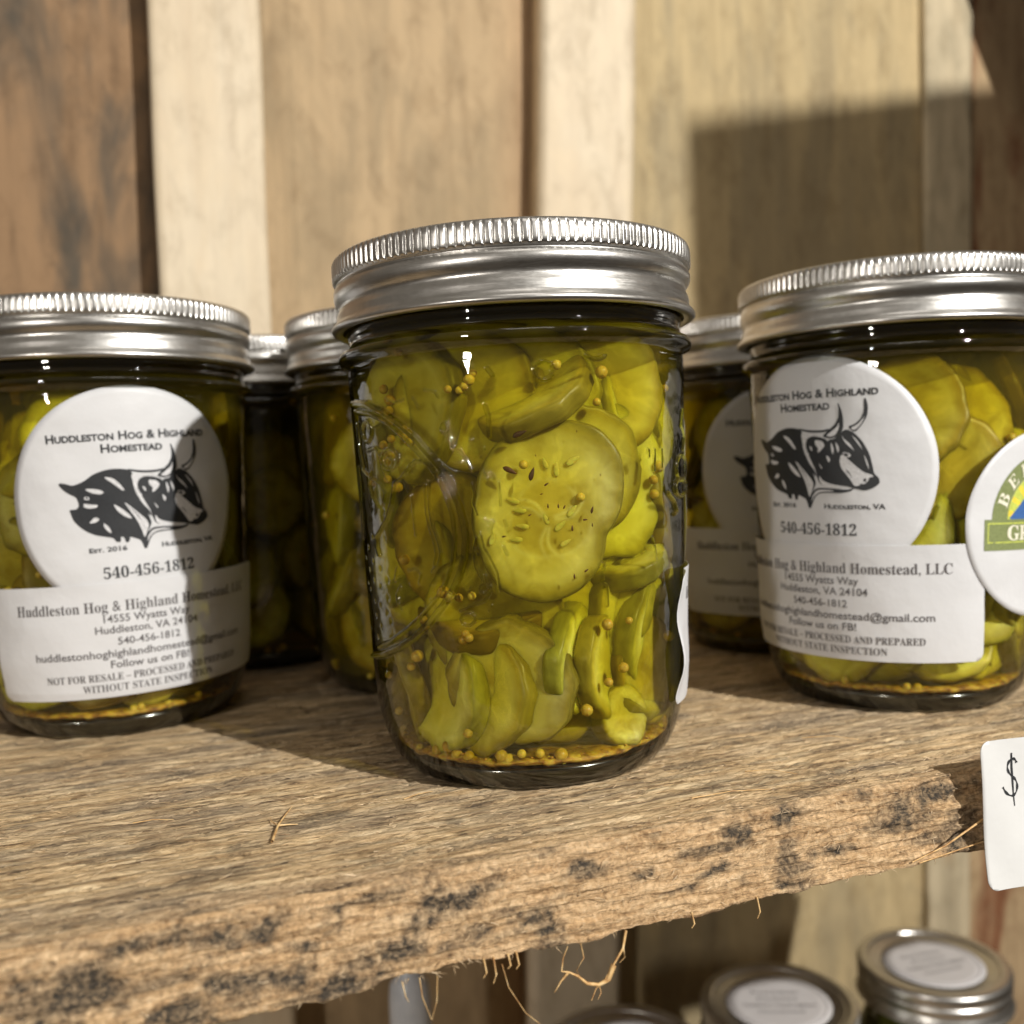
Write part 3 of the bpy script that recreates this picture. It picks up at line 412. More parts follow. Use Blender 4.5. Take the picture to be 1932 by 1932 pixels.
top = m.ramp(g, [(0.30, (.085, .05, .024)), (0.40, (.40, .26, .125)), (0.52, (.70, .50, .275)), (0.68, (.93, .73, .45))])
grey = m.ramp(g, [(0.32, (.075, .060, .046)), (0.46, (.33, .25, .165)), (0.68, (.68, .53, .35))])
c = m.mix(m.ramp(g3, [(0.45, (0, 0, 0)), (0.62, (.8, .8, .8))]), top, grey)
c = m.mix(m.ramp(g2, [(0.30, (.45, .45, .45)), (0.45, (0, 0, 0))]), c, C4(.16, .10, .055))
gk = m.noise(m.coords((.16, 1, 1), loc=(.3, 0, 0)), 1500, 3, .55, .8); gk2 = m.noise(vb, 140, 3, .5)
crk = m.math('MULTIPLY', m.ramp(gk, [(0.30, (1, 1, 1)), (0.40, (0, 0, 0))]), m.ramp(gk2, [(0.45, (0, 0, 0)), (0.60, (1, 1, 1))]))
c = m.mix(m.math('MULTIPLY', crk, .8), c, C4(.05, .030, .016))
fr = m.ramp(g5, [(0.30, (.09, .045, .018)), (0.42, (.40, .235, .11)), (0.54, (.70, .46, .24)), (0.70, (.92, .69, .43))])
fr = m.mix(.5, fr, m.ramp(g, [(0.32, (.16, .085, .035)), (0.42, (.55, .35, .17)), (0.62, (.88, .64, .38))]))
c = m.mix(m.attr("fresh"), c, fr)
stn = m.math('MULTIPLY', m.attr("stain"), m.ramp(m.math('ADD', g5, m.math('MULTIPLY', g, .35)), [(0.52, (1, 1, 1)), (0.90, (.5, .5, .5))]))
c = m.mix(m.math('MULTIPLY', stn, 1.15, clamp=True), c, m.ramp(g5, [(0.35, (.035, .027, .020)), (0.7, (.15, .115, .075))]))
m.princ(c, .82, 0, m.bump(g4, .0009, .7, m.bump(g, .0015, .9)))
shelf_origin = Vector((0, -66.5, 0)) * S
shelf = obj("shelf", me, m.m); shelf.location = shelf_origin; shelf.rotation_euler = (0, 0, TH)
tag(shelf, "thick weathered plank shelf with mould stained rough front edge holding the pickle jars", "shelf")

M_fib = MT("wood_fibre"); oi = M_fib.noise(M_fib.coords(), 300, 2)
M_fib.princ(M_fib.ramp(oi, [(0.35, (.26, .16, .08)), (0.5, (.55, .39, .22)), (0.65, (.80, .63, .42))]), .7)
FV = []; FF = []
def add_tube(pts, rads, n=3):
    V_, F_ = tube(pts, rads, n); b = len(FV); FV.extend(V_); FF.extend([tuple(i + b for i in f) for f in F_])
def fiber(base, direc, length, r, sag=0.0, n=4, jit=.25):
    p = Vector(base); d = Vector(direc).normalized(); pts = [tuple(p)]; 
    for k in range(n):
        d = (d + Vector((nrg.normal(0, jit), nrg.normal(0, jit), nrg.normal(0, jit) - sag))).normalized()
        p = p + d * (length / n); pts.append(tuple(p))
    add_tube(pts, [r * (1 - .8 * k / n) for k in range(n + 1)])
for k in range(4200):      # fibres lifting from the top face
    uu = nrg.uniform(-190, 200); ww = nrg.uniform(1, 100) if nrg.rand() < .8 else nrg.uniform(1, 14)
    a = nrg.normal(0, .30) + (math.pi if nrg.rand() < .5 else 0)
    fiber((uu, ww, -.16), (math.cos(a), math.sin(a), .10), nrg.uniform(.8, 3.6), nrg.uniform(.05, .13), .06, 3, .14)
for k in range(800):      # torn fibres on the front face
    uu = nrg.uniform(-120, 190); z = nrg.uniform(-16.8, -.6)
    a = nrg.normal(0, .7) + (math.pi if nrg.rand() < .5 else 0)
    fiber((uu, -3 * (-z / 17) - .1, z), (math.cos(a), -.35, math.sin(a) * .6), nrg.uniform(.7, 2.8), nrg.uniform(.04, .12), 0, 3, .25)
for k in range(90):       # ragged lower arris
    uu = nrg.uniform(-120, 190)
    fiber((uu, -2.7, -16.7), (nrg.normal(0, 1), -.3, -.7), nrg.uniform(.5, 2.2), nrg.uniform(.04, .13), .2, 3, .35)
me = mesh_np("wood_fibres", FV, FF, True)
fo = obj("wood_fibres", me, M_fib.m, shelf); fo['kind'] = 'stuff'

M_spl = MT("golden_splinter"); oi = M_spl.noise(M_spl.coords(), 500, 3)
M_spl.princ(M_spl.ramp(oi, [(0.35, (.42, .22, .08)), (0.55, (.70, .46, .20)), (0.7, (.80, .60, .33))]), .6)
def splinter(strands, name="splinter"):
    global FV, FF
    FV = []; FF = []
    for pts, r0, r1 in strands:
        n = len(pts); add_tube(pts, [r0 + (r1 - r0) * i / (n - 1) for i in range(n)], 5)
    o = obj(name, mesh_np(name, FV, FF, True), M_spl.m, shelf); return o
y = -3.6
splinter([([(15.6, y, -16.5), (14.6, y - .5, -19.5), (12.4, y - .8, -22), (10.6, y - .6, -24.6), (9.0, y, -26.2), (8.0, y, -28.2)], 0.29, 0.10),
          ([(12.4, y - .8, -22), (11.2, y - 1, -24.4), (9.6, y, -25.6), (7.2, y, -24.8), (5.4, y, -23.0), (3.4, y - .4, -21.6), (2.2, y, -21.4)], 0.58, 0.10),
          ([(3.4, y - .4, -21.6), (2.0, y, -23.2), (.5, y - .3, -24.8)], 0.32, 0.05), ([(9.6, y, -25.6), (10.0, y - .2, -27), (9.3, y, -28.4)], 0.21, 0.04),
          ([(14.6, y - .5, -19.5), (15.2, y, -21.5), (14.0, y, -22.4)], 0.32, 0.04), ([(6.2, y, -17), (6.6, y - .4, -19.6), (5.2, y, -21.8), (6.0, y, -23.6)], 0.14, 0.04),
          ([(2.2, y, -21.4), (2.6, y, -19.0), (3.6, y, -17)], 0.15, 0.08)])
splinter([([(-9.3, y, -17.5), (-8.2, y, -22), (-5.4, y - .6, -27), (-1.4, y - 1, -31), (4, y - 1, -36)], .09, .05)], "wood_hair")
splinter([([(-24.5, y, -16.5), (-24.2, y - .3, -20), (-22.8, y - .5, -24.2), (-21.6, y, -21.4), (-21.3, y, -17)], .10, .08)], "wood_hair")
splinter([([(-27.6, y, -16.5), (-27.2, y - .3, -19), (-26.6, y, -20.4)], .12, .05)], "wood_hair")
for uu, L_ in ((-12.6, 2.2), (-10.8, 3.6), (-8.0, 1.6), (-6.4, 2.0), (30, 2.0), (45, 3.2)):
    splinter([([(uu, -3.2, -16), (uu + .3, -3.8, -17.2 - L_ * .5), (uu - .2, -3.6, -17 - L_)], .22, .12)], "splinter")
splinter([([(84, -3.5, -16), (92, -4.6, -13.5), (99, -5, -10.5), (104, -4.6, -9)], .16, .3), ([(86, -3.4, -16.6), (96, -4.2, -15.2), (104, -4.4, -14.4)], .14, .18)])
ch = splinter([([(-44.7, 27.5, .25), (-42.5, 35.2, .5), (-40.2, 41, .45), (-38.1, 46, .3)], .30, .12), ([(-42.5, 35.2, .5), (-40.4, 35.0, .4), (-38.6, 34.7, .25)], .22, .1), ([(-42.6, 35.4, .5), (-43.4, 38.6, .4), (-43.2, 41.5, .3)], .14, .06)], "wood_sliver")
for a in ((60, 22, 69, 15, .8), (88, 38, 99, 30, .9), (40, 12, 58, 9, .7), (-15, 40, -8, 42, .4), (-70, 52, -62, 50, .5)):
    splinter([([(a[0], a[1], .1), ((a[0] + a[2]) / 2, (a[1] + a[3]) / 2, a[4]), (a[2], a[3], .15)], .13, .07)], "wood_sliver")

# ================================================================== jars
Hh = 122.2
PR_Z = [0, .5, 4, 8, 14, 22, 50, 80, 92, 95]; PR_R = [29, 31.5, 34.5, 36.2, 37.7, 38.5, 39.5, 40.5, 41, 41]
def rad_at(z): return np.interp(z, PR_Z, PR_R)
def poly_height(Sx, Zx):
    """embossed relief over arc length / height, plus a mask"""
    Hm = np.zeros_like(Sx)
    for pts, w, h in EMB:
        pts = np.array(pts)
        x0, x1 = pts[:, 0].min() - 2.5 * w, pts[:, 0].max() + 2.5 * w; z0, z1 = pts[:, 1].min() - 2.5 * w, pts[:, 1].max() + 2.5 * w
        sel = (Sx > x0) & (Sx < x1) & (Zx > z0) & (Zx < z1)
        if not sel.any(): continue
        sx_, zx_ = Sx[sel], Zx[sel]; d = np.full(sx_.shape, 99.0)
        for a, b in zip(pts[:-1], pts[1:]):
            ab = b - a; L2 = (ab ** 2).sum() + 1e-9
            t = np.clip(((sx_ - a[0]) * ab[0] + (zx_ - a[1]) * ab[1]) / L2, 0, 1)
            d = np.minimum(d, np.hypot(sx_ - a[0] - t * ab[0], zx_ - a[1] - t * ab[1]))
        Hm[sel] = np.maximum(Hm[sel], 1.5 * h * (1 - sstep(w * .45, w * 1.25, d)))
    for s0, z0, w, h in EMB_DOTS:
        sel = (abs(Sx - s0) < 3 * w) & (abs(Zx - z0) < 3 * w)
        Hm[sel] += h * np.exp(-(((Sx[sel] - s0) ** 2 + (Zx[sel] - z0) ** 2) / (w * .6) ** 2))
    return Hm
neck = [(41, 95), (40.9, 96.0), (41.3, 96.7), (42.6, 97.3), (43.1, 98.2), (43.1, 99.0), (42.5, 99.9), (41.2, 100.5), (40.6, 101.2), (40.3, 103), (41.0, 104.2), (40.2, 105.4), (39.9, 107)]
def glass_mesh(name, emb):
    zs = np.concatenate([[0.0, .25, .5, 1, 2, 3, 4, 5, 6, 7, 8], np.linspace(9, 95, 380 if emb else 60)])
    base = [(8, 1.8), (22, 1.2), (27, .2)]
    pr = base + [(float(np.interp(z, PR_Z, PR_R)), float(z)) for z in zs]
    # soften the radius so that the body is one smooth curve
    P_ = np.array(pr)
    sm = P_[:, 0].copy()
    zfull = P_[:, 1]
    body = np.arange(len(P_)) >= 3
    fine = np.interp(np.linspace(0, 95, 951), PR_Z, PR_R); ker = np.hanning(81); ker /= ker.sum()
    pad = np.concatenate([2 * fine[0] - fine[40:0:-1], fine, 2 * fine[-1] - fine[-2:-42:-1]])
    fs = np.convolve(pad, ker, 'same')[40:-40]
    fs = fs * 1.0; wgt = sstep(2, 9, np.linspace(0, 95, 951)); fs = fs * wgt + fine * (1 - wgt)
    sm[body] = np.interp(zfull[body], np.linspace(0, 95, 951), fs)
    P_[:, 0] = sm
    pr = [tuple(x) for x in P_] + neck[1:]
    if emb:
        ph = np.concatenate([np.linspace(-math.pi, -2.05, 40, endpoint=False), np.linspace(-2.05, .05, 520, endpoint=False), np.linspace(.05, .75, 60, endpoint=False), np.linspace(.75, 1.6, 170, endpoint=False), np.linspace(1.6, math.pi, 50, endpoint=False)])
        def rf(A, R_, Z):
            w = (Z > 9) & (Z < 94)
            hh = np.where(w, poly_height(A * 40, Z), 0) * 1.0
            wav = (fbm(A * 4 + 20, Z / 9, 301, 3) - .5) * .22 * w
            return R_ + hh + wav, Z
        def mk(A, R_, Z):
            w = (Z > 9) & (Z < 94)
            h = np.abs(poly_height(A * 40, Z)) * w
            return np.clip(sstep(.04, .16, h), 0, .75) * (w) + mkb(A, R_, Z)
    else:
        ph = np.linspace(-math.pi, math.pi, 160, endpoint=False); 
        def rf(A, R_, Z): return R_ + (fbm(A * 4 + 20, Z / 9, 311, 3) - .5) * .25 * ((Z > 9) & (Z < 94)), Z
        mk = lambda A, R_, Z: mkb(A, R_, Z)
    def mkb(A, R_, Z): return np.where((Z < 4.5), .45, 0) + np.where(Z > 96, .55, 0)
    return lathe(name, pr, len(ph), rf, {"emb": mk}, ph)
ME_glass_emb = glass_mesh("embossed_jar_glass", True)
ME_glass = glass_mesh("jar_glass", False)
bp = [(0.01, 4.6), (20, 4.5), (29, 4.8), (33.0, 6.0), (34.6, 8.0), (36.1, 11), (37.2, 18), (38.4, 50), (39.4, 80), (39.8, 91), (39.2, 96), (38.5, 106), (20, 106.5), (.01, 106.5)]
ME_brine = lathe("brine", bp, 72)
ME_liner = lathe("glass_base", [(0.01, 1.0), (24, .7), (30.3, .9), (32.2, 2.2), (33.7, 4.2), (34.2, 5.2), (32.6, 5.2), (29, 4.5), (0.01, 4.2)], 72)
def lumpy(A, R_, Z):
    k = fbm(A * 2.2 + 30, Z / 13, 401, 4); k2 = fbm(np.cos(A) * 3 + 30, Z / 5 + A * 0, 411, 3)
    return R_ * (1 + (k - .5) * .55 + (k2 - .5) * .2), Z
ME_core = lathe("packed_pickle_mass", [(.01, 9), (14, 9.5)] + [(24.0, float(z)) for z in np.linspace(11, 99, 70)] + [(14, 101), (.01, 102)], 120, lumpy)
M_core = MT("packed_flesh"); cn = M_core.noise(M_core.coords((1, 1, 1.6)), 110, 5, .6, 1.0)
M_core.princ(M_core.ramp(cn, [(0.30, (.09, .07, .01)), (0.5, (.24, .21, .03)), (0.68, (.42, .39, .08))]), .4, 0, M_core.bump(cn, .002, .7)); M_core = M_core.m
# screw band with knurled top
kn = [(43.42, 119.0), (43.55, 118.6), (43.55, 118.0), (43.55, 117.4), (43.55, 116.9), (43.5, 116.6)]
band = [(41.6, 104.9), (42.6, 104.6), (43.6, 104.65), (44.25, 105.1), (44.3, 105.7), (43.9, 106.3), (43.3, 106.8), (42.95, 107.6), (42.95, 108.6), (42.7, 109.4), (42.25, 110.2), (42.2, 110.9), (42.6, 111.6), (43.15, 112.4), (43.4, 113.4), (43.4, 114.4), (43.1, 115.2), (42.65, 115.7), (42.5, 116.0), (42.8, 116.35), (43.3, 116.6)]
top_ = [(43.55, 117.0), (43.6, 117.8), (43.6, 118.8), (43.6, 119.8), (43.55, 120.6), (43.25, 121.4), (42.7, 121.9), (41.9, 122.15), (39.5, 122.1), (38.4, 121.9), (38.0, 121.3), (37.8, 120.9)]
def knurl(A, R_, Z):
    w = np.clip(sstep(116.7, 117.1, Z) * (1 - sstep(120.6, 121.6, Z)), 0, 1)
    t = A / (2 * math.pi) * 141; f = np.abs((t % 1) - .5) * 2
    R2 = R_ + w * (-.50 * sstep(.55, .80, f) + .05 * np.sin(A * 23))
    tw = np.exp(-((Z - 111.5) / 3.2) ** 2)
    return R2, Z + tw * .75 * np.sin(A + .6)
ME_band = lathe("screw_band", band + top_, 141 * 10, knurl)
ME_lid = lathe("lid_disc", [(38.3, 120.7), (37.4, 121.0), (36.6, 121.0), (36.0, 120.4), (33, 120.3), (31.5, 120.8), (29.5, 120.8), (28.5, 120.4), (.01, 120.4)], 96)

def slice_mesh(seed):
    r_ = np.random.RandomState(seed); n = 56
    pr = [(0, .44), (.2, .43), (.4, .42), (.58, .44), (.75, .47), (.88, .49), (.955, .46), (.99, .36), (1.0, .2), (1.0, 0), (1.0, -.2), (.99, -.36), (.955, -.46), (.88, -.49), (.75, -.47), (.5, -.44), (.2, -.43), (0, -.43)]
    P_ = np.array(pr); ph = np.linspace(0, 2 * math.pi, n, endpoint=False)
    A, R_ = np.meshgrid(ph, P_[:, 0], indexing='ij'); _, Z = np.meshgrid(ph, P_[:, 1], indexing='ij')
    out_ = 1 + .035 * np.cos(2 * A + r_.rand() * 6) + .028 * np.cos(3 * A + r_.rand() * 6) + .016 * np.cos(5 * A + r_.rand() * 6) + .008 * np.cos(9 * A + r_.rand() * 6) + .012 * np.cos(13 * A)* (R_ > .97)
    out_ = out_ * (1 + (fbm(np.cos(A) * 4 + 9, np.sin(A) * 4 + 9, seed + 3, 4) - .5) * .10)
    R2 = R_ * out_
    X = R2 * np.cos(A); Y = R2 * np.sin(A)
    Z = Z + .16 * X * Y * r_.choice([-1, 1]) + .10 * (X ** 2 - Y ** 2) * r_.uniform(-1, 1) + (fbm(X * 3 + 9, Y * 3 + 9, seed, 3) - .5) * .16
    V_ = np.stack([X, Y, Z], -1).reshape(-1, 3)
    rad_attr = np.where(np.abs(Z) < 9, R_, R_)
    side = (np.abs(P_[:, 1]) < .40) & (P_[:, 0] > .9)
    ra = R_.copy(); ra[:, side] = 1.04
    return mesh_np("pickle_slice", V_, grid_faces(n, len(pr), True), True, {"rad": ra})
def outline_slice():
    """the large two-lobed slice pressed to the front of the glass: outline as angle -> radius (mm)"""
    pts = [(-135, 35), (-130, -75), (-95, -145), (-15, -175), (55, -155), (100, -105), (112, -50), (135, -20), (150, 45), (145, 105), (105, 155), (35, 173), (-45, 165), (-105, 115)]
    k = 1 / 8.77 / 16.0
    A_ = np.array([math.atan2(y_, x) for x, y_ in pts]); R0 = np.array([math.hypot(x, y_) * k for x, y_ in pts])
    o_ = np.argsort(A_); A_, R0 = A_[o_], R0[o_]
    n = 180; ph = np.linspace(-math.pi, math.pi, n, endpoint=False)
    rr = np.interp(ph, np.r_[A_[-3:] - 2 * math.pi, A_, A_[:3] + 2 * math.pi], np.r_[R0[-3:], R0, R0[:3]])
    rr = np.convolve(np.r_[rr[-4:], rr, rr[:4]], np.hanning(9)[1:-1] / np.hanning(9).sum(), 'same')[4:-4]
    pr = np.array([(x, .44 + .02 * math.cos(x * 6)) for x in np.linspace(0, .9, 40)] + [(.955, .44), (.985, .35), (1.0, .2), (1.0, 0), (1.0, -.2), (.99, -.36), (.9, -.46), (.5, -.44), (0, -.43)])
    A, R_ = np.meshgrid(ph, pr[:, 0], indexing='ij'); _, Z = np.meshgrid(ph, pr[:, 1], indexing='ij')
    R2 = R_ * rr[:, None]; X = R2 * np.cos(A); Y = R2 * np.sin(A)
    Z = Z + (fbm(X * 3 + 9, Y * 3 + 9, 77, 3) - .5) * .18
    ra = R_.copy(); ra[:, (np.abs(pr[:, 1]) < .40) & (pr[:, 0] > .9)] = 1.04
    X0 = X - .02; Y0 = Y + .12; rr_ = np.hypot(X0, Y0); an = np.arctan2(Y0, X0) + .25 * np.sin(rr_ * 7)
    ve = np.zeros_like(X)
    for k in range(3):
        for off in (-.16, .16):
            d_ = np.abs((an - (.5 + k * 2.094 + off) + math.pi) % (2 * math.pi) - math.pi) * rr_
            ve = np.maximum(ve, np.exp(-(d_ / .028) ** 2) * sstep(.04, .12, rr_) * (1 - sstep(.48, .62, rr_)))
    lobe = np.abs(((an - .5) * 3 / (2 * math.pi)) % 1 - .5) * 2
    ve = np.maximum(ve, .7 * np.exp(-((rr_ - (.58 - .10 * lobe)) / .03) ** 2) * sstep(.2, .5, fbm(X * 4 + 9, Y * 4 + 9, 91, 2)))
    Z = Z - .05 * sstep(.1, .3, 1 - lobe) * sstep(.12, .3, rr_) * (1 - sstep(.4, .6, rr_)) * (Z > .3)
    core_ = (1 - sstep(.45, .62, rr_)) * (Z > .2)
    return mesh_np("pickle_slice", np.stack([X, Y, Z], -1).reshape(-1, 3), grid_faces(n, len(pr), True), True, {"rad": ra, "vein": ve, "core": core_})
def copy_with(me, mat):
    c = me.copy(); c.materials.clear(); c.materials.append(mat); return c
SL = [slice_mesh(s) for s in (5, 9, 14, 21)]
ME_main = outline_slice(); ME_main.materials.append(M_slice)
SLA = [copy_with(x, M_slice) for x in SL]; SLB = [copy_with(x, M_slice2) for x in SL]
def blob_mesh(name, seg, rings, fx=1, fy=1, fz=1, seed=1, rough=.06, point=0):
    pr = [(max(1e-3, math.sin(math.pi * i / rings)), -math.cos(math.pi * i / rings)) for i in range(rings + 1)]
    def rf(A, R_, Z):
        k = 1 + (fbm(A * 2 + 8, Z * 2 + 8, seed, 2) - .5) * rough * 2
        t = (1 - Z) / 2
        return R_ * k * (1 - point * (1 - t) ** 1.0), Z * k
    me = lathe(name, pr, seg, rf)
    co = np.empty(len(me.vertices) * 3, dtype=np.float32); me.vertices.foreach_get("co", co); co = co.reshape(-1, 3) * np.array([fx, fy, fz]); me.vertices.foreach_set("co", co.ravel().astype(np.float32))
    return me
ME_must = blob_mesh("mustard_seed", 14, 9, seed=2); ME_must.materials.append(M_must)
ME_cuke = blob_mesh("seed", 14, 10, 1, .45, 1.9, 3, .05, .55); ME_cuke.materials.append(M_cuke)
ME_dill = blob_mesh("dill_seed", 10, 8, .8, .4, 1.6, 4, .15, .6); ME_dill.materials.append(M_dill)

def normal_rot(az, el, roll):
    """local Z (face normal) points outward at azimuth az (0 = camera side), elevation el"""
    az = math.radians(az); el = math.radians(el)
    nrm = Vector((math.sin(az) * math.cos(el), -math.cos(az) * math.cos(el), math.sin(el)))
    return (nrm.to_track_quat('Z', 'Y').to_matrix() @ Matrix.Rotation(math.radians(roll), 3, 'Z')).to_euler()
def put_slice(jar, x, y, z, az, el, roll, r, th, golden=False, k=None, ry=1.0):
    k = rng.randrange(4) if k is None else k
    M3 = normal_rot(az, el, roll).to_matrix()
    ring = [Vector((math.cos(q) * 1.05, math.sin(q) * 1.05, h)) for q in [i * math.pi / 8 for i in range(16)] for h in (-.5, .5)]
    for _ in range(14):          # keep the slice inside the glass
        w = 0; up = 0
        for q in ring:
            p = M3 @ Vector((q.x * r, q.y * r, q.z * th)) + Vector((x, y, z))
            w = max(w, math.hypot(p.x, p.y) - (float(rad_at(p.z)) - 1.2))
            if p.z < 5.8: up = max(up, 5.8 - p.z)
            if p.z > 104: up = min(up, 104 - p.z)
        if w <= 0 and abs(up) < .05: break
        d = math.hypot(x, y)
        if w > 0 and d > .1: x *= max(0, d - w * .8) / d; y *= max(0, d - w * .8) / d; r *= .985
        z += up * .8
    o = obj("pickle_slice", (SLB if golden else SLA)[k], None, jar, (x, y, z), normal_rot(az, el, roll), (r, r * ry, th))
    return o
def put_seed(jar, x, y, z, r, me=ME_must, rot=None, name="mustard_seed"):
    if name == "mustard_seed" and z < 12: z = max(z, 5.6 + r * .8)
    d = math.hypot(x, y); lim = float(rad_at(z)) - 1.5 - r - (1.0 if z < 12 else 0)
    if d > lim: x *= lim / d; y *= lim / d
    return obj(name, me, None, jar, (x, y, z), rot or (rng.uniform(0, 6), rng.uniform(0, 6), rng.uniform(0, 6)), (r, r, r))
def fill(jar, n_lev, seed, arc=(-180, 180), rho=(26, 32), seeds=14, step=38):
    r_ = random.Random(seed)
    z = 17
    for lv in range(n_lev):
        a = arc[0] + r_.uniform(0, step)
        while a < arc[1]:
            rr = r_.uniform(12.5, 16.5); p = r_.uniform(*rho); th = r_.uniform(4.5, 6.5)
            edge = r_.random() < .28
            az = a + r_.uniform(-14, 14) + (70 if edge and r_.random() < .5 else 0); el = r_.uniform(-12, 28) if not edge else r_.uniform(30, 75)
            zz = min(max(z + r_.uniform(-4, 4), 9 + rr * .8), 101 - rr * .7)
            q = math.radians(a)
            put_slice(jar, p * math.sin(q), -p * math.cos(q), zz, az, el, r_.uniform(0, 360), rr, th, r_.random() < .45)
            a += step * r_.uniform(.75, 1.2)
        z += 82 / n_lev
    for k in range(seeds):
        q = math.radians(r_.uniform(-95, 95)); bott = r_.random() < .6
        zz = r_.uniform(5.9, 8.4) if bott else r_.uniform(15, 92); p = 35.0 if bott else 37.2
        put_seed(jar, p * math.sin(q), -p * math.cos(q), zz, r_.uniform(1.0, 1.4))

def make_jar(loc, label, emb=False, rot=(0, 0, 0)):
    j = empty("pickle_jar", loc, label, "jar", "jars of sliced pickles on the upper shelf", rot)
    obj("glass", ME_glass_emb if emb else ME_glass, M_glass, j)
    obj("brine", ME_brine, M_brine, j); obj("glass_base", ME_liner, M_base, j)
    pk = obj("packed_pickle_mass", ME_core, M_core, j); pk['kind'] = 'stuff'
    obj("screw_band", ME_band, M_metal, j); obj("lid", ME_lid, M_metal, j)
    return j

# ------------------------------------------------------------------ labels
def bold(s):
    o = ''
    for c in s:
        if 'A' <= c <= 'Z': o += chr(0x1D400 + ord(c) - 65)
        elif 'a' <= c <= 'z': o += chr(0x1D41A + ord(c) - 97)
        elif '0' <= c <= '9': o += chr(0x1D7CE + ord(c) - 48)
        else: o += c
    return o
def text_tris(body, width, height=None, small=None, spacing=1.0, fat=0.0):
    """flat text as a bmesh in mm; left end on the origin, scaled to width"""
    c = bpy.data.curves.new("t", 'FONT'); c.body = body; c.space_character = spacing; c.resolution_u = 3; c.offset = fat
    if small:
        for i, ch in enumerate(body):
            if i < len(body) and ch not in small: c.body_format[i].use_small_caps = True
        c.small_caps_scale = .76
    o = bpy.data.objects.new("t", c); COL.objects.link(o)
    me = o.to_mesh(); bm = bmesh.new(); bm.from_mesh(me); o.to_mesh_clear()
    bpy.data.objects.remove(o); bpy.data.curves.remove(c)
    xs = [v.co.x for v in bm.verts]; x0, x1 = min(xs), max(xs)
    k = width / (x1 - x0); ky = k if height is None else height / .70
    for v in bm.verts: v.co = Vector(((v.co.x - x0) * k, v.co.y * ky, 0))
    return bm
def place(bm, u_, v_, rot=0):
    M = Matrix.Translation((u_, v_, 0)) @ Matrix.Rotation(math.radians(rot), 4, 'Z')
    bm.transform(M); return bm
def poly_bm(polys, smooth_it=True):
    bm = bmesh.new()
    for pl in polys:
        pts = [Vector((a, b)) for a, b in pl]
        if smooth_it:       # one round of corner cutting keeps drawn shapes organic
            q = []
            for i in range(len(pts)):
                a, b = pts[i], pts[(i + 1) % len(pts)]
                q += [a * .8 + b * .2, a * .2 + b * .8]
            pts = q
        vs = [bm.verts.new((p.x, p.y, 0)) for p in pts]
        for t in tessellate_polygon([[Vector((p.x, p.y, 0)) for p in pts]]):
            try: bm.faces.new([vs[i] for i in t])
            except ValueError: pass
    return bm
def join_bms(lst):
    out_ = bmesh.new()
    for b in lst:
        me = bpy.data.meshes.new("x"); b.to_mesh(me); b.free(); out_.from_mesh(me); bpy.data.meshes.remove(me)
    return out_
def cut(bm, du=1.6, dv=6.0):
    for ax, st in ((0, du), (1, dv)):
        xs = [v.co[ax] for v in bm.verts]; a = min(xs); b = max(xs); x = math.floor(a / st) * st + st
        while x < b:
            co = [0, 0, 0]; no = [0, 0, 0]; co[ax] = x + 1e-4; no[ax] = 1
            bmesh.ops.bisect_plane(bm, geom=bm.verts[:] + bm.edges[:] + bm.faces[:], plane_co=co, plane_no=no)
            x += st
    return bm
def crease(s, z):
    return .42 * (vnoise(s / 11 + 60, z / 8 + 60, 77) - .5) + .15 * (vnoise(s / 3.4 + 60, z / 3.4 + 60, 78) - .5)
def wrap(bm, a_c, z_c, rot, off, seed=0, lift=None):
    """lay a flat drawing on a jar: a_c azimuth in degrees of its centre"""
    c, s = math.cos(math.radians(rot)), math.sin(math.radians(rot)); s0 = math.radians(a_c) * 40
    co = np.array([v.co[:2] for v in bm.verts])
    u_ = co[:, 0] * c - co[:, 1] * s + s0; z = co[:, 0] * s + co[:, 1] * c + z_c
    a = u_ / 40; R_ = rad_at(z) + off + .12 + crease(u_ + seed * 31, z)
    if lift: R_ = R_ + lift(u_, z)
    for v, x, y_, zz in zip(bm.verts, R_ * np.sin(a), -R_ * np.cos(a), z): v.co = Vector((x, y_, zz))
    return bm
def bm_obj(name, bm, mat, parent, smooth=True):
    me = bpy.data.meshes.new(name)
    bmesh.ops.recalc_face_normals(bm, faces=bm.faces) if False else None
    bm.transform(Matrix.Scale(S, 4)); bm.to_mesh(me); bm.free()
    if smooth: me.polygons.foreach_set("use_smooth", np.ones(len(me.polygons), dtype=bool))
    return obj(name, me, mat, parent)
def disc_bm(r, n=120, rings=16):
    bm = bmesh.new(); prev = None; c = bm.verts.new((0, 0, 0))
    for k in range(1, rings + 1):
        cur = [bm.verts.new((r * k / rings * math.cos(2 * math.pi * i / n), r * k / rings * math.sin(2 * math.pi * i / n), 0)) for i in range(n)]
        for i in range(n):
            if prev is None: bm.faces.new((c, cur[i], cur[(i + 1) % n]))
            else: bm.faces.new((prev[i], cur[i], cur[(i + 1) % n], prev[(i + 1) % n]))
        prev = cur
    return bm
def rrect_bm(w, h, r=2.4, du=2.0, dv=2.0):
    pts = []
    for cx, cy_, a0 in ((w / 2 - r, h / 2 - r, 0), (-w / 2 + r, h / 2 - r, 90), (-w / 2 + r, -h / 2 + r, 180), (w / 2 - r, -h / 2 + r, 270)):
        for k in range(7): a = math.radians(a0 + 15 * k); pts.append((cx + r * math.cos(a), cy_ + r * math.sin(a)))
    return cut(poly_bm([pts], False), du, dv)
def paper(name, bm, mat, parent, th=.05):
    o = bm_obj(name, bm, mat, parent)
    md = o.modifiers.new("thickness", 'SOLIDIFY'); md.thickness = th * S; md.offset = 0
    return o

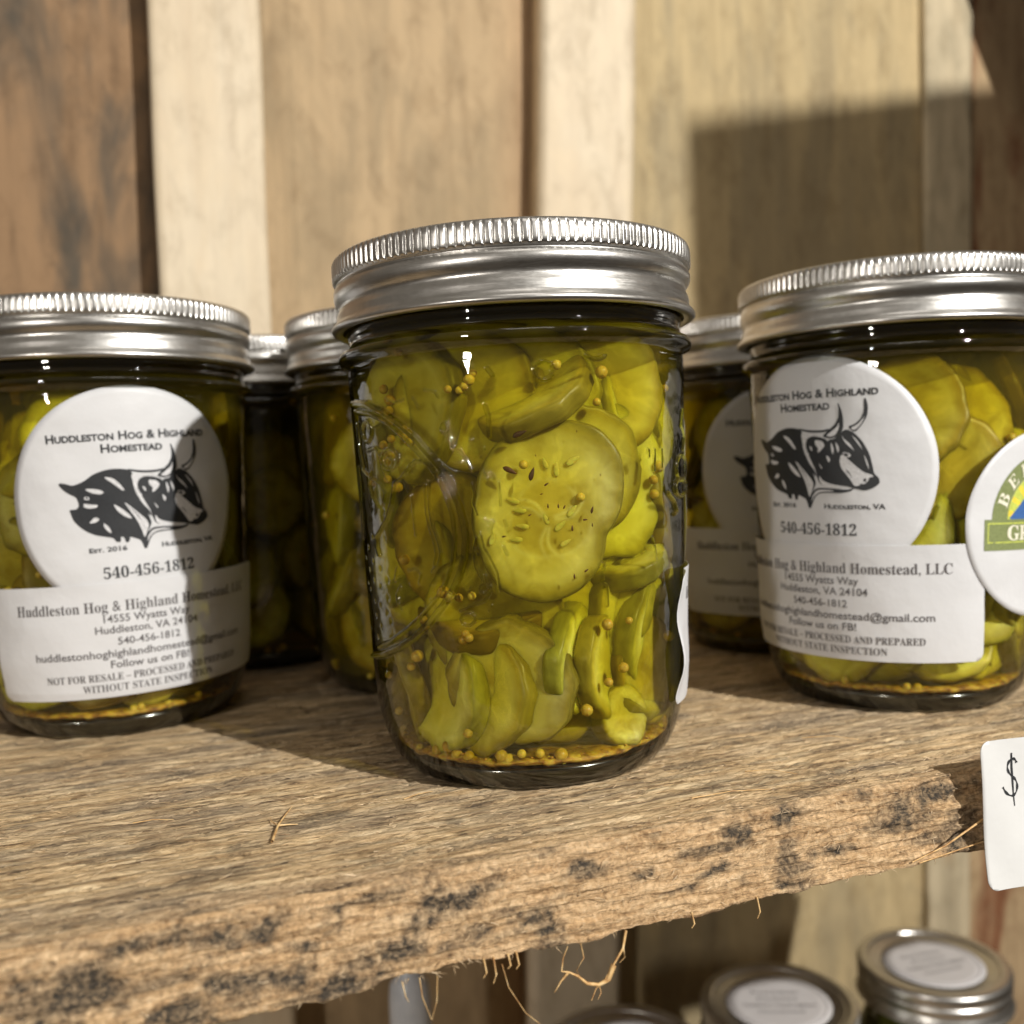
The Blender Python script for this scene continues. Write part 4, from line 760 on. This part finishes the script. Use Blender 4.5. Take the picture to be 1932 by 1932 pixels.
def round_sticker(jar, a, z, rot, seed, dtx=0.0, dty=0.0):
    st = paper("round_sticker", wrap(disc_bm(31.4), a, z, rot, .38, seed), M_label, jar)
    w = lambda bm, off: wrap(cut(bm), a, z, rot, off, seed)
    T = []
    k = bold("HUDDLESTON HOG & HIGHLAND")
    T.append(place(text_tris("Huddleston Hog & Highland", 41.5, 2.25, small="HH&H", fat=.028), -20.4 + dtx, 16.9 + dty))
    T.append(place(text_tris("Homestead", 15.6, 2.25, small="H", fat=.028), -7.0 + dtx, 13.55 + dty))
    T.append(place(text_tris("Est. 2016", 9.6, 1.25, small="E2016", fat=.028), -12.4 + dtx, -13.2 + dty))
    T.append(place(text_tris("Huddleston, VA", 16.2, 1.35, small="HVA", fat=.028), 6.4 + dtx, -13.4 + dty))
    T.append(place(text_tris(bold("540-456-1812"), 24.6, 3.1), -9.4 + dtx, -20.6 + dty))
    bm_obj("sticker_lettering", w(join_bms(T), .49), M_ink, st)
    sh = lambda L_: [[(x + dtx, y_ + dty) for x, y_ in p] for p in L_]
    bm_obj("bull_emblem", w(poly_bm(sh(BULL['k1'])), .485), M_ink, st)
    bm_obj("bull_emblem_highlight", w(poly_bm(sh(BULL['w'])), .515), M_white, st)
    bm_obj("bull_emblem_detail", w(poly_bm(sh(BULL['k2'])), .54), M_ink, st)
    return st
def address_label(jar, a, z, rot, seed, lift=None):
    st = paper("address_label", wrap(rrect_bm(89, 31.5), a, z, rot, .70, seed, lift), M_label, jar)
    w = lambda bm, off: wrap(cut(bm), a, z, rot, off, seed, lift)
    T = []
    def line(txt, wd, h, v_, b=False):
        T.append(place(text_tris(bold(txt) if b else txt, wd, h, fat=0 if b else .012), -wd / 2, v_))
    line("Huddleston Hog & Highland Homestead, LLC", 71, 2.9, 8.0, True)
    line("14555 Wyatts Way", 23.4, 2.05, 5.0)
    line("Huddleston, VA 24104", 28.2, 2.05, 2.0)
    line("540-456-1812", 17, 2.0, -1.3)
    line("huddlestonhoghighlandhomestead@gmail.com", 62, 2.1, -4.6)
    line("Follow us on FB!", 21.6, 2.05, -7.6)
    line("NOT FOR RESALE \u2013 PROCESSED AND PREPARED", 57, 2.0, -11.0, True)
    line("WITHOUT STATE INSPECTION", 37.6, 2.0, -14.0, True)
    bm_obj("label_lettering", w(join_bms(T), .81), M_ink2, st)
    return st

# ------------------------------------------------------------------ the centre jar
TILT = math.radians(-0.6)
jc = make_jar((0.7, 0, 0), "pickle jar nearest the middle with embossed glass and no label facing front", True, (0, TILT, 0))
sl = []
for i, (x, y_, z, az, el, ro, r, th, ry) in enumerate(C_SLICES):
    sl.append(put_slice(jc, x, y_, z, az, el, ro, r, th, i in (4, 5, 8, 10, 12, 14, 16, 18, 20, 25), i % 4, ry))
# the big slice pressed flat against the front glass
sl[0].data = ME_main; sl[0].scale = (16.0, 16.0, 4.2)
nm_ = Vector((math.sin(math.radians(3)), -math.cos(math.radians(3)), 0)); up_ = Vector((0, 0, 1)); rt_ = up_.cross(nm_) * -1
sl[0].rotation_euler = Matrix((( rt_.x, up_.x, nm_.x), (rt_.y, up_.y, nm_.y), (rt_.z, up_.z, nm_.z))).to_euler() if rt_.x > 0 else Matrix(((-rt_.x, up_.x, nm_.x), (-rt_.y, up_.y, nm_.y), (-rt_.z, up_.z, nm_.z))).to_euler()
sl[0].location = Vector(MAIN_POS) * S
sl[0]['label'] = 'large two-lobed slice pressed against the front glass'
for x, y_, z in C_SEEDS:
    k_ = rng.uniform(.945, 1.0)
    put_seed(jc, x * k_, y_ * k_, z + (rng.uniform(-1.6, -.4) if z < 12 else 0), rng.uniform(.85, 1.5))
for i in range(24):      # more seeds settled on the floor of the jar and caught between slices
    a = math.radians(rng.uniform(-100, 100)); low_ = i < 15
    p_ = rng.uniform(30, 34.6) if low_ else rng.uniform(34.5, 36.8)
    put_seed(jc, p_ * math.sin(a), -p_ * math.cos(a), rng.uniform(5.9, 8.0) if low_ else rng.choice([rng.uniform(12, 40), rng.uniform(70, 94)]), rng.uniform(.9, 1.35))
bpy.context.view_layer.update()
for i, (x, y_, z, a) in enumerate(C_CUKE):
    host = sl[0]
    hm = host.matrix_basis.inverted()
    nrm = host.matrix_basis.to_3x3() @ Vector((0, 0, 1)); nrm.normalize()
    r = rng.uniform(.7, .9)
    Mt = Matrix.Translation(Vector((x, y_, z)) * S)
    # drop the seed on the face plane of its slice
    c0 = host.location; dist = (Vector((x, y_, z)) * S - c0).dot(nrm); pos = Vector((x, y_, z)) * S - nrm * (dist - .00215)
    rot = nrm.to_track_quat('Y', 'Z').to_matrix().to_4x4() @ Matrix.Rotation(math.radians(a), 4, 'Y')
    o = obj("seed", ME_cuke, None, host)
    o.matrix_basis = hm @ Matrix.Translation(pos) @ rot @ Matrix.Diagonal((r, r, r, 1))
for i, (x, y_, z, a, w) in enumerate(C_DILL):
    q = math.atan2(x, -y_)
    rot = (Matrix.Rotation(q, 3, 'Z') @ Matrix.Rotation(math.radians(a), 3, 'Y')).to_euler()
    put_seed(jc, x, y_, z, w * .45, ME_dill, rot, "dill_seed")
SV = []; SF = []
for i in range(420):
    a = rng.uniform(-math.pi, math.pi); p_ = 33.6 * math.sqrt(rng.random()); z_ = 5.4 + abs(rng.gauss(0, 1.0)) + max(0, p_ - 29) * .35
    rr_ = rng.uniform(.25, .75); b = len(SV)
    c_ = Vector((p_ * math.sin(a), -p_ * math.cos(a), z_))
    for d_ in ((1, 0, 0), (-1, 0, 0), (0, 1, 0), (0, -1, 0), (0, 0, .6), (0, 0, -.6)):
        SV.append(tuple(c_ + Vector(d_) * rr_ * rng.uniform(.6, 1.3)))
    SF += [(b + i0, b + i1, b + i2) for i0, i1, i2 in ((0, 2, 4), (2, 1, 4), (1, 3, 4), (3, 0, 4), (2, 0, 5), (1, 2, 5), (3, 1, 5), (0, 3, 5))]
M_sed = MT("spice_sediment"); M_sed.princ(M_sed.ramp(M_sed.noise(M_sed.coords(), 900, 3), [(0.35, (.16, .06, .012)), (0.55, (.48, .24, .03)), (0.7, (.60, .40, .06))]), .5)
def sedl(A, R_, Z):
    return R_, Z - .5 * (Z > 6) + (Z > 5.1) * (fbm(R_ * np.cos(A) / 3 + 40, R_ * np.sin(A) / 3 + 40, 501, 4) - .5) * 1.7
ME_sed = lathe("settled_spice_layer", [(.01, 4.75), (20, 4.75), (29.5, 5.0), (32.6, 6.2), (33.6, 7.2), (32, 7.9), (29, 7.6), (25, 7.3), (20, 7.2), (14, 7.2), (8, 7.2), (.01, 7.2)], 160, sedl)
M_lay = MT("settled_spice"); ln_ = M_lay.noise(M_lay.coords(), 420, 4, .6)
M_lay.princ(M_lay.ramp(ln_, [(0.34, (.14, .06, .008)), (0.5, (.38, .21, .02)), (0.68, (.58, .40, .05))]), .45, 0, M_lay.bump(ln_, .0012, .6), Subsurface_Weight=.5, Subsurface_Scale=.003, Specular_IOR_Level=.2)
for jj in (jc,): obj("settled_spice_layer", ME_sed, M_lay.m, jj)
sd_ = obj("spice_sediment", mesh_np("spice_sediment", SV, SF, True), M_sed.m, jc); sd_['kind'] = 'stuff'
for a_ in (-165, -125, -85, 85, 125, 165):     # slices lying low round the foot of the jar
    q_ = math.radians(a_ + rng.uniform(-8, 8)); put_slice(jc, 27 * math.sin(q_), -27 * math.cos(q_), 15 + rng.uniform(-1, 2), math.degrees(q_), rng.uniform(-30, -12), rng.uniform(0, 360), 11.5, 5, rng.random() < .6)
fill(jc, 4, 3, (-110, 110), (15, 19), 0, 50)      # slices deeper in the brine
fill(jc, 5, 8, (60, 300), (28, 32), 0, 32)        # slices against the rear glass
address_label(jc, 122.0, 30, 0, 5, lambda s, z: 1.1 * np.exp(-((s - 41.5) / 2.5) ** 2) * (1 + .8 * np.sin(z / 3.2)))
round_sticker(jc, 127.5, 64.5, 0, 9)

# ------------------------------------------------------------------ its neighbours
jl = make_jar((-125.5, 59.2, 0), "pickle jar at the left edge with round bull sticker facing front")
round_sticker(jl, math.degrees(20.5 / 40), 66.0, 2.3, 1)
address_label(jl, math.degrees(23.0 / 40), 28.4, 1.4, 1)
obj('settled_spice_layer', ME_sed, M_lay.m, jl)
fill(jl, 5, 21, rho=(28, 33), seeds=16, step=30); fill(jl, 4, 121, rho=(18, 24), seeds=0, step=44)
jr = make_jar((112.2, 51.4, 0), "pickle jar at the right edge with green badge sticker beside its bull sticker")
round_sticker(jr, math.degrees(-34.6 / 40), 66.8, -.8, 2, -4.2, 3.2)
address_label(jr, math.degrees(-35.5 / 40), 31.0, -.2, 2)
obj('settled_spice_layer', ME_sed, M_lay.m, jr)
fill(jr, 5, 33, rho=(28, 33), seeds=16, step=30); fill(jr, 4, 133, rho=(18, 24), seeds=0, step=44)
jbl = make_jar((-33.3, 94.3, 0), "pickle jar half hidden behind the left side of the embossed centre jar")
fill(jbl, 4, 44, rho=(26, 31), seeds=26)
address_label(jbl, 190, 30, 0, 3); round_sticker(jbl, 190, 65, 0, 3)
jfl = make_jar((-104, 149, 0), "dim pickle jar farthest back left, seen in the gap between two jars")
fill(jfl, 4, 55, rho=(26, 31), seeds=10, step=48)
address_label(jfl, 112, 30, 0, 4)
jbr = make_jar((100, 139.5, 0), "shaded pickle jar in the gap behind the centre jar and the right jar")
fill(jbr, 4, 66, rho=(26, 31), seeds=10, step=48)
round_sticker(jbr, -8, 66, 0, 6); address_label(jbr, -8, 30.5, 0, 6)

# round green badge on the right jar
M_green = mat_flat("badge_green", (.20, .235, .09)); M_lime = mat_flat("badge_lime", (.52, .58, .10)); M_sun = mat_flat("badge_yellow", (.85, .62, .06))
M_blue = mat_flat("badge_blue", (.045, .13, .36)); M_redp = mat_flat("badge_red", (.70, .10, .10)); M_cream = mat_flat("badge_cream", (.80, .77, .62))
ba, bz = math.degrees(28.2 / 40), 50.6
bd = paper("badge_sticker", wrap(disc_bm(25.0), ba, bz, 0, .95, 2), M_label, jr)
def bw(bm, off): return wrap(cut(bm, 1.6, 4), ba, bz, -2.0, off, 2)
def arch(r0, r1, a0, a1, cx=0, cy_=1.0, n=28):
    return [(cx + r1 * math.cos(a0 + (a1 - a0) * i / n), cy_ + r1 * math.sin(a0 + (a1 - a0) * i / n)) for i in range(n + 1)] + \
           [(cx + r0 * math.cos(a1 + (a0 - a1) * i / n), cy_ + r0 * math.sin(a1 + (a0 - a1) * i / n)) for i in range(n + 1)]
bm_obj("badge_arch", bw(poly_bm([arch(12.3, 17.4, 0, math.pi)], False), 1.04), M_green, bd)
bm_obj("badge_sky", bw(poly_bm([arch(.2, 12.2, 0, math.pi)], False), 1.035), M_lime, bd)
rays = [[(0, 1.6), (12 * math.cos(a), 1 + 11.8 * math.sin(a)), (12 * math.cos(a + .12), 1 + 11.8 * math.sin(a + .12))] for a in [math.pi * k / 9 + .12 for k in range(9)]]
bm_obj("badge_sun_rays", bw(poly_bm(rays, False), 1.055), M_sun, bd)
bm_obj("badge_mountain", bw(poly_bm([[(-12, 1.2), (-9.5, 3.6), (-7.6, 5.2), (-5.8, 6.9), (-4.4, 6.2), (-3.4, 5), (-3.2, 1.2)]]), 1.07), M_blue, bd)
bm_obj("badge_barn", bw(poly_bm([[(-3.3, 1.2), (-3.3, 4.9), (-2.4, 6.0), (0, 7.6), (2.4, 6.0), (3.3, 4.9), (3.3, 1.2)]], False), 1.085), M_redp, bd)
bm_obj("badge_mountain", bw(poly_bm([[(3.4, 1.2), (4.6, 5.4), (6.2, 6.6), (8.2, 4.8), (10, 3.2), (12, 1.2)]]), 1.07), M_blue, bd)
bm_obj("badge_banner", bw(poly_bm([[(-19.6, 1.4), (-19.6, -6.8), (19.6, -6.8), (19.6, 1.4)]], False), 1.10), M_green, bd)
bm_obj("badge_banner_line", bw(poly_bm([[(-18.6, .5), (-18.6, .15), (18.6, .15), (18.6, .5)], [(-18.6, -4.5), (-18.6, -4.85), (18.6, -4.85), (18.6, -4.5)], [(-18.6, .15), (-18.6, -4.5), (-18.3, -4.5), (-18.3, .15)]], False), 1.115), M_lime, bd)
T = [place(text_tris(bold("GROWN"), 24.0, 3.9, fat=.01), -12.0, -4.1)]
for i, ch_ in enumerate("BEDFORD"):
    a = math.radians(158 - i * 22.6)
    g_ = text_tris(bold(ch_), 3.5, 3.6); place(g_, -1.75, -1.8); place(g_, 14.8 * math.cos(a), 1.0 + 14.8 * math.sin(a), math.degrees(a) - 90); T.append(g_)
bm_obj("badge_lettering", bw(join_bms(T), 1.13), M_cream, bd)

# ------------------------------------------------------------------ price card on the shelf edge
pc = empty("price_card", (0, -66.5, 0), "white price card with handwritten dollar sign on the shelf edge", "price tag", None, (0, 0, TH))
pc.location = Vector((0, -66.5, 0)) * S + Matrix.Rotation(TH, 3, 'Z') @ (Vector((101.5, -5.2, 7.8)) * S)
pc.rotation_euler = (Matrix.Rotation(TH, 3, 'Z') @ Matrix.Rotation(math.radians(-5), 3, 'X') @ Matrix.Rotation(math.radians(1.5), 3, 'Y')).to_euler()
bm = rrect_bm(62, 32, 2.6)
for vv in bm.verts:
    x, z = vv.co.x + 31, vv.co.y - 16
    vv.co = Vector((x, -.9 * math.sin(x / 62 * math.pi) * .8 - .5 * math.sin(z / 32 * 3.1) * .6 + .25 * math.sin(x * .35 + z * .2), z))
paper("card", bm, M_card, pc, .2)
def stroke_bm(pts, w, offy):
    bm = bmesh.new(); prev = None; n = len(pts)
    for i in range(n):
        p = Vector(pts[i]); d = (Vector(pts[min(i + 1, n - 1)]) - Vector(pts[max(i - 1, 0)])).normalized(); q = Vector((-d.y, d.x))
        ww = w * (.75 + .35 * math.sin(i * 1.1)) / 2
        L_, R2 = p + q * ww, p - q * ww
        cur = []
        for t in (L_, R2):
            x, z = t.x, t.y
            yy = -.9 * math.sin(x / 62 * math.pi) * .8 - .5 * math.sin(z / 32 * 3.1) * .6 + .25 * math.sin(x * .35 + z * .2) - offy
            cur.append(bm.verts.new((x, yy, z)))
        if prev: bm.faces.new((prev[0], prev[1], cur[1], cur[0]))
        prev = cur
    return bm
def smooth_pts(p, k=2):
    for _ in range(k):
        q = [p[0]]
        for a, b in zip(p[:-1], p[1:]): q += [(a[0] * .75 + b[0] * .25, a[1] * .75 + b[1] * .25), (a[0] * .25 + b[0] * .75, a[1] * .25 + b[1] * .75)]
        p = q + [p[-1]]
    return p
dol = smooth_pts([(9.9, -5.4), (9.6, -4.6), (8.7, -4.3), (7.6, -5.2), (7.3, -6.6), (8.1, -7.9), (9.5, -8.9), (10.0, -10.4), (9.4, -12.0), (8.0, -12.5), (6.4, -11.6), (5.6, -10.2)])
bm_obj("price_marking", join_bms([stroke_bm(dol, .62, .22), stroke_bm([(8.6, -3.1), (8.55, -6), (8.6, -9), (8.55, -12), (8.6, -14.6)], .5, .235)]), M_ink, pc)
def digit(p, w=.6): return stroke_bm(smooth_pts(p), w, .22)

# ================================================================== lower shelf
M_low = mat_board("lower_shelf_wood", (.40, .28, .16), (.22, .15, .08), (.15, .11, .08), .5, 0, 9.5)
LZ = -302.5
V, F = box_np(-260, 420, -10, 300, -19, 0)
me = mesh_np("lower_shelf", V, F, False, {"edge": [0] * 8, "knot": [0] * 8}); bevelled(me, 1.0)
ls = obj("shelf", me, M_low); ls.location = shelf_origin + Vector((0, 0, LZ)) * S; ls.rotation_euler = (0, 0, TH)
tag(ls, "lower plank shelf that carries the small jars under the upper shelf", "shelf")
M_ring = M_metal
k35 = 35.0 / 43.5
def small_knurl(A, R_, Z): return R_, Z
sb = [((r if r > 37.9 else r) - 8.5, (z - 104.6) * .95 + 111) for r, z in band + top_]
ME_sband = lathe("screw_band", sb, 128)
zt = (120.4 - 104.6) * .95 + 111
ME_slid = lathe("lid", [(29.8, zt + .3), (29.2, zt + .6), (28.2, zt + .5), (27.6, zt), (.01, zt)], 80)
sp = [(5, 1), (26, .2), (29, .8), (31.5, 4), (33.6, 10), (34.6, 20), (35.2, 60), (35.0, 88), (33.5, 95), (31.2, 101), (30.6, 104), (30.6, 116)]
ME_sglass = lathe("glass", sp, 96, None, {"emb": lambda A, R_, Z: np.where(Z < 5, .8, 0) + 0 * Z})
ME_sfill = lathe("jam", [(.01, 5), (28, 5), (31.6, 10), (33.2, 22), (33.6, 60), (33.2, 88), (31, 96), (28.6, 104), (28.6, 110), (.01, 110)], 64)
M_jam = MT("dark_relish"); jn = M_jam.noise(M_jam.coords(), 300, 4, .6)
M_jam.princ(M_jam.ramp(jn, [(0.35, (.05, .055, .008)), (0.6, (.14, .15, .02))]), .3); M_jam = M_jam.m
M_lidlab = mat_paper("lid_label_paper", (.60, .58, .585))
def small_jar(loc, label, rot, text_rot):
    j = empty("small_jar", loc, label, "jar", "small jars on the lower shelf", rot)
    obj("glass", ME_sglass, M_glass, j); obj("relish", ME_sfill, M_jam, j)
    obj("screw_band", ME_sband, M_ring, j); obj("lid", ME_slid, M_metal, j)
    bm = disc_bm(23.5, 72, 4)
    for vv in bm.verts: vv.co.z = zt + .25
    st = paper("lid_sticker", bm, M_lidlab, j)
    rr = 21.2
    ringp = [[(rr * math.cos(a), rr * math.sin(a)) for a in [2 * math.pi * i / 64 for i in range(k, k + 17)]] + [((rr - .35) * math.cos(a), (rr - .35) * math.sin(a)) for a in [2 * math.pi * i / 64 for i in range(k + 16, k - 1, -1)]] for k in (0, 16, 32, 48)]
    B_ = [poly_bm(ringp, False)]
    for i, (t_, w_) in enumerate((("Bread & Butter", 22), ("Pickles", 18), ("Huddleston Hog & Highland", 32), ("Homestead", 20))):
        B_.append(place(text_tris(t_, w_, 2.4), -w_ / 2, 7.5 - i * 5.4))
    b = join_bms(B_); b.transform(Matrix.Rotation(math.radians(text_rot), 4, 'Z'))
    for vv in b.verts: vv.co.z = zt + .40
    bm_obj("sticker_lettering", b, M_lp, st)
    return j
M_lp = mat_flat("faded_grey_print", (.20, .19, .195))
small_jar((193, 222, LZ), "small jar with round grey lid sticker, rightmost on the lower shelf", (0, 0, 0), 15)
small_jar((110, 192, LZ), "small jar with round grey lid sticker, middle of the three on the lower shelf", (0, 0, 0), -4)
small_jar((36, 160, LZ), "small jar cut by the bottom edge, leftmost of the three on the lower shelf", (0, 0, 0), 4)
M_tube = MT("white_plastic"); tn = M_tube.noise(M_tube.coords(), 200, 3)
M_tube.princ(M_tube.ramp(tn, [(0.3, (.62, .66, .72)), (0.7, (.72, .76, .82))]), .35)
me = lathe("white_bottle", [(.01, 0), (7.6, 0), (8.6, 1), (8.8, 3), (8.8, 150), (8.2, 156), (6, 160), (4.5, 162), (4.5, 172), (.01, 172)], 48)
tb = obj("bottle", me, M_tube.m, None, (-54, 165, LZ)); tag(tb, "slim white plastic bottle on the lower shelf left of the small jars", "bottle")

# unseen panel added off to the right to cast the shadow across the wall
c1 = Vector((400, -159, 442)); c2 = Vector((477, -14, 431)); dv = (c2 - c1)
V = []; 
for t in (0.0, 2.3):
    for off in (0, 14):
        for zt_ in (0, 1):
            p = c1 + dv * t; nrm = Vector((dv.y, -dv.x, 0)).normalized()
            q = p + nrm * off; V.append((q.x, q.y, q.z if zt_ else 290.0))
F = [(0, 1, 3, 2), (4, 6, 7, 5), (0, 4, 5, 1), (2, 3, 7, 6), (0, 2, 6, 4), (1, 5, 7, 3)]
me = mesh_np("shadow_panel", V, F, False, {"edge": [0] * 8, "knot": [0] * 8})
sp_ = obj("shadow_panel", me, M_b1); tag(sp_, "plain tan panel added unseen beyond the right edge to shadow the wall", "panel")
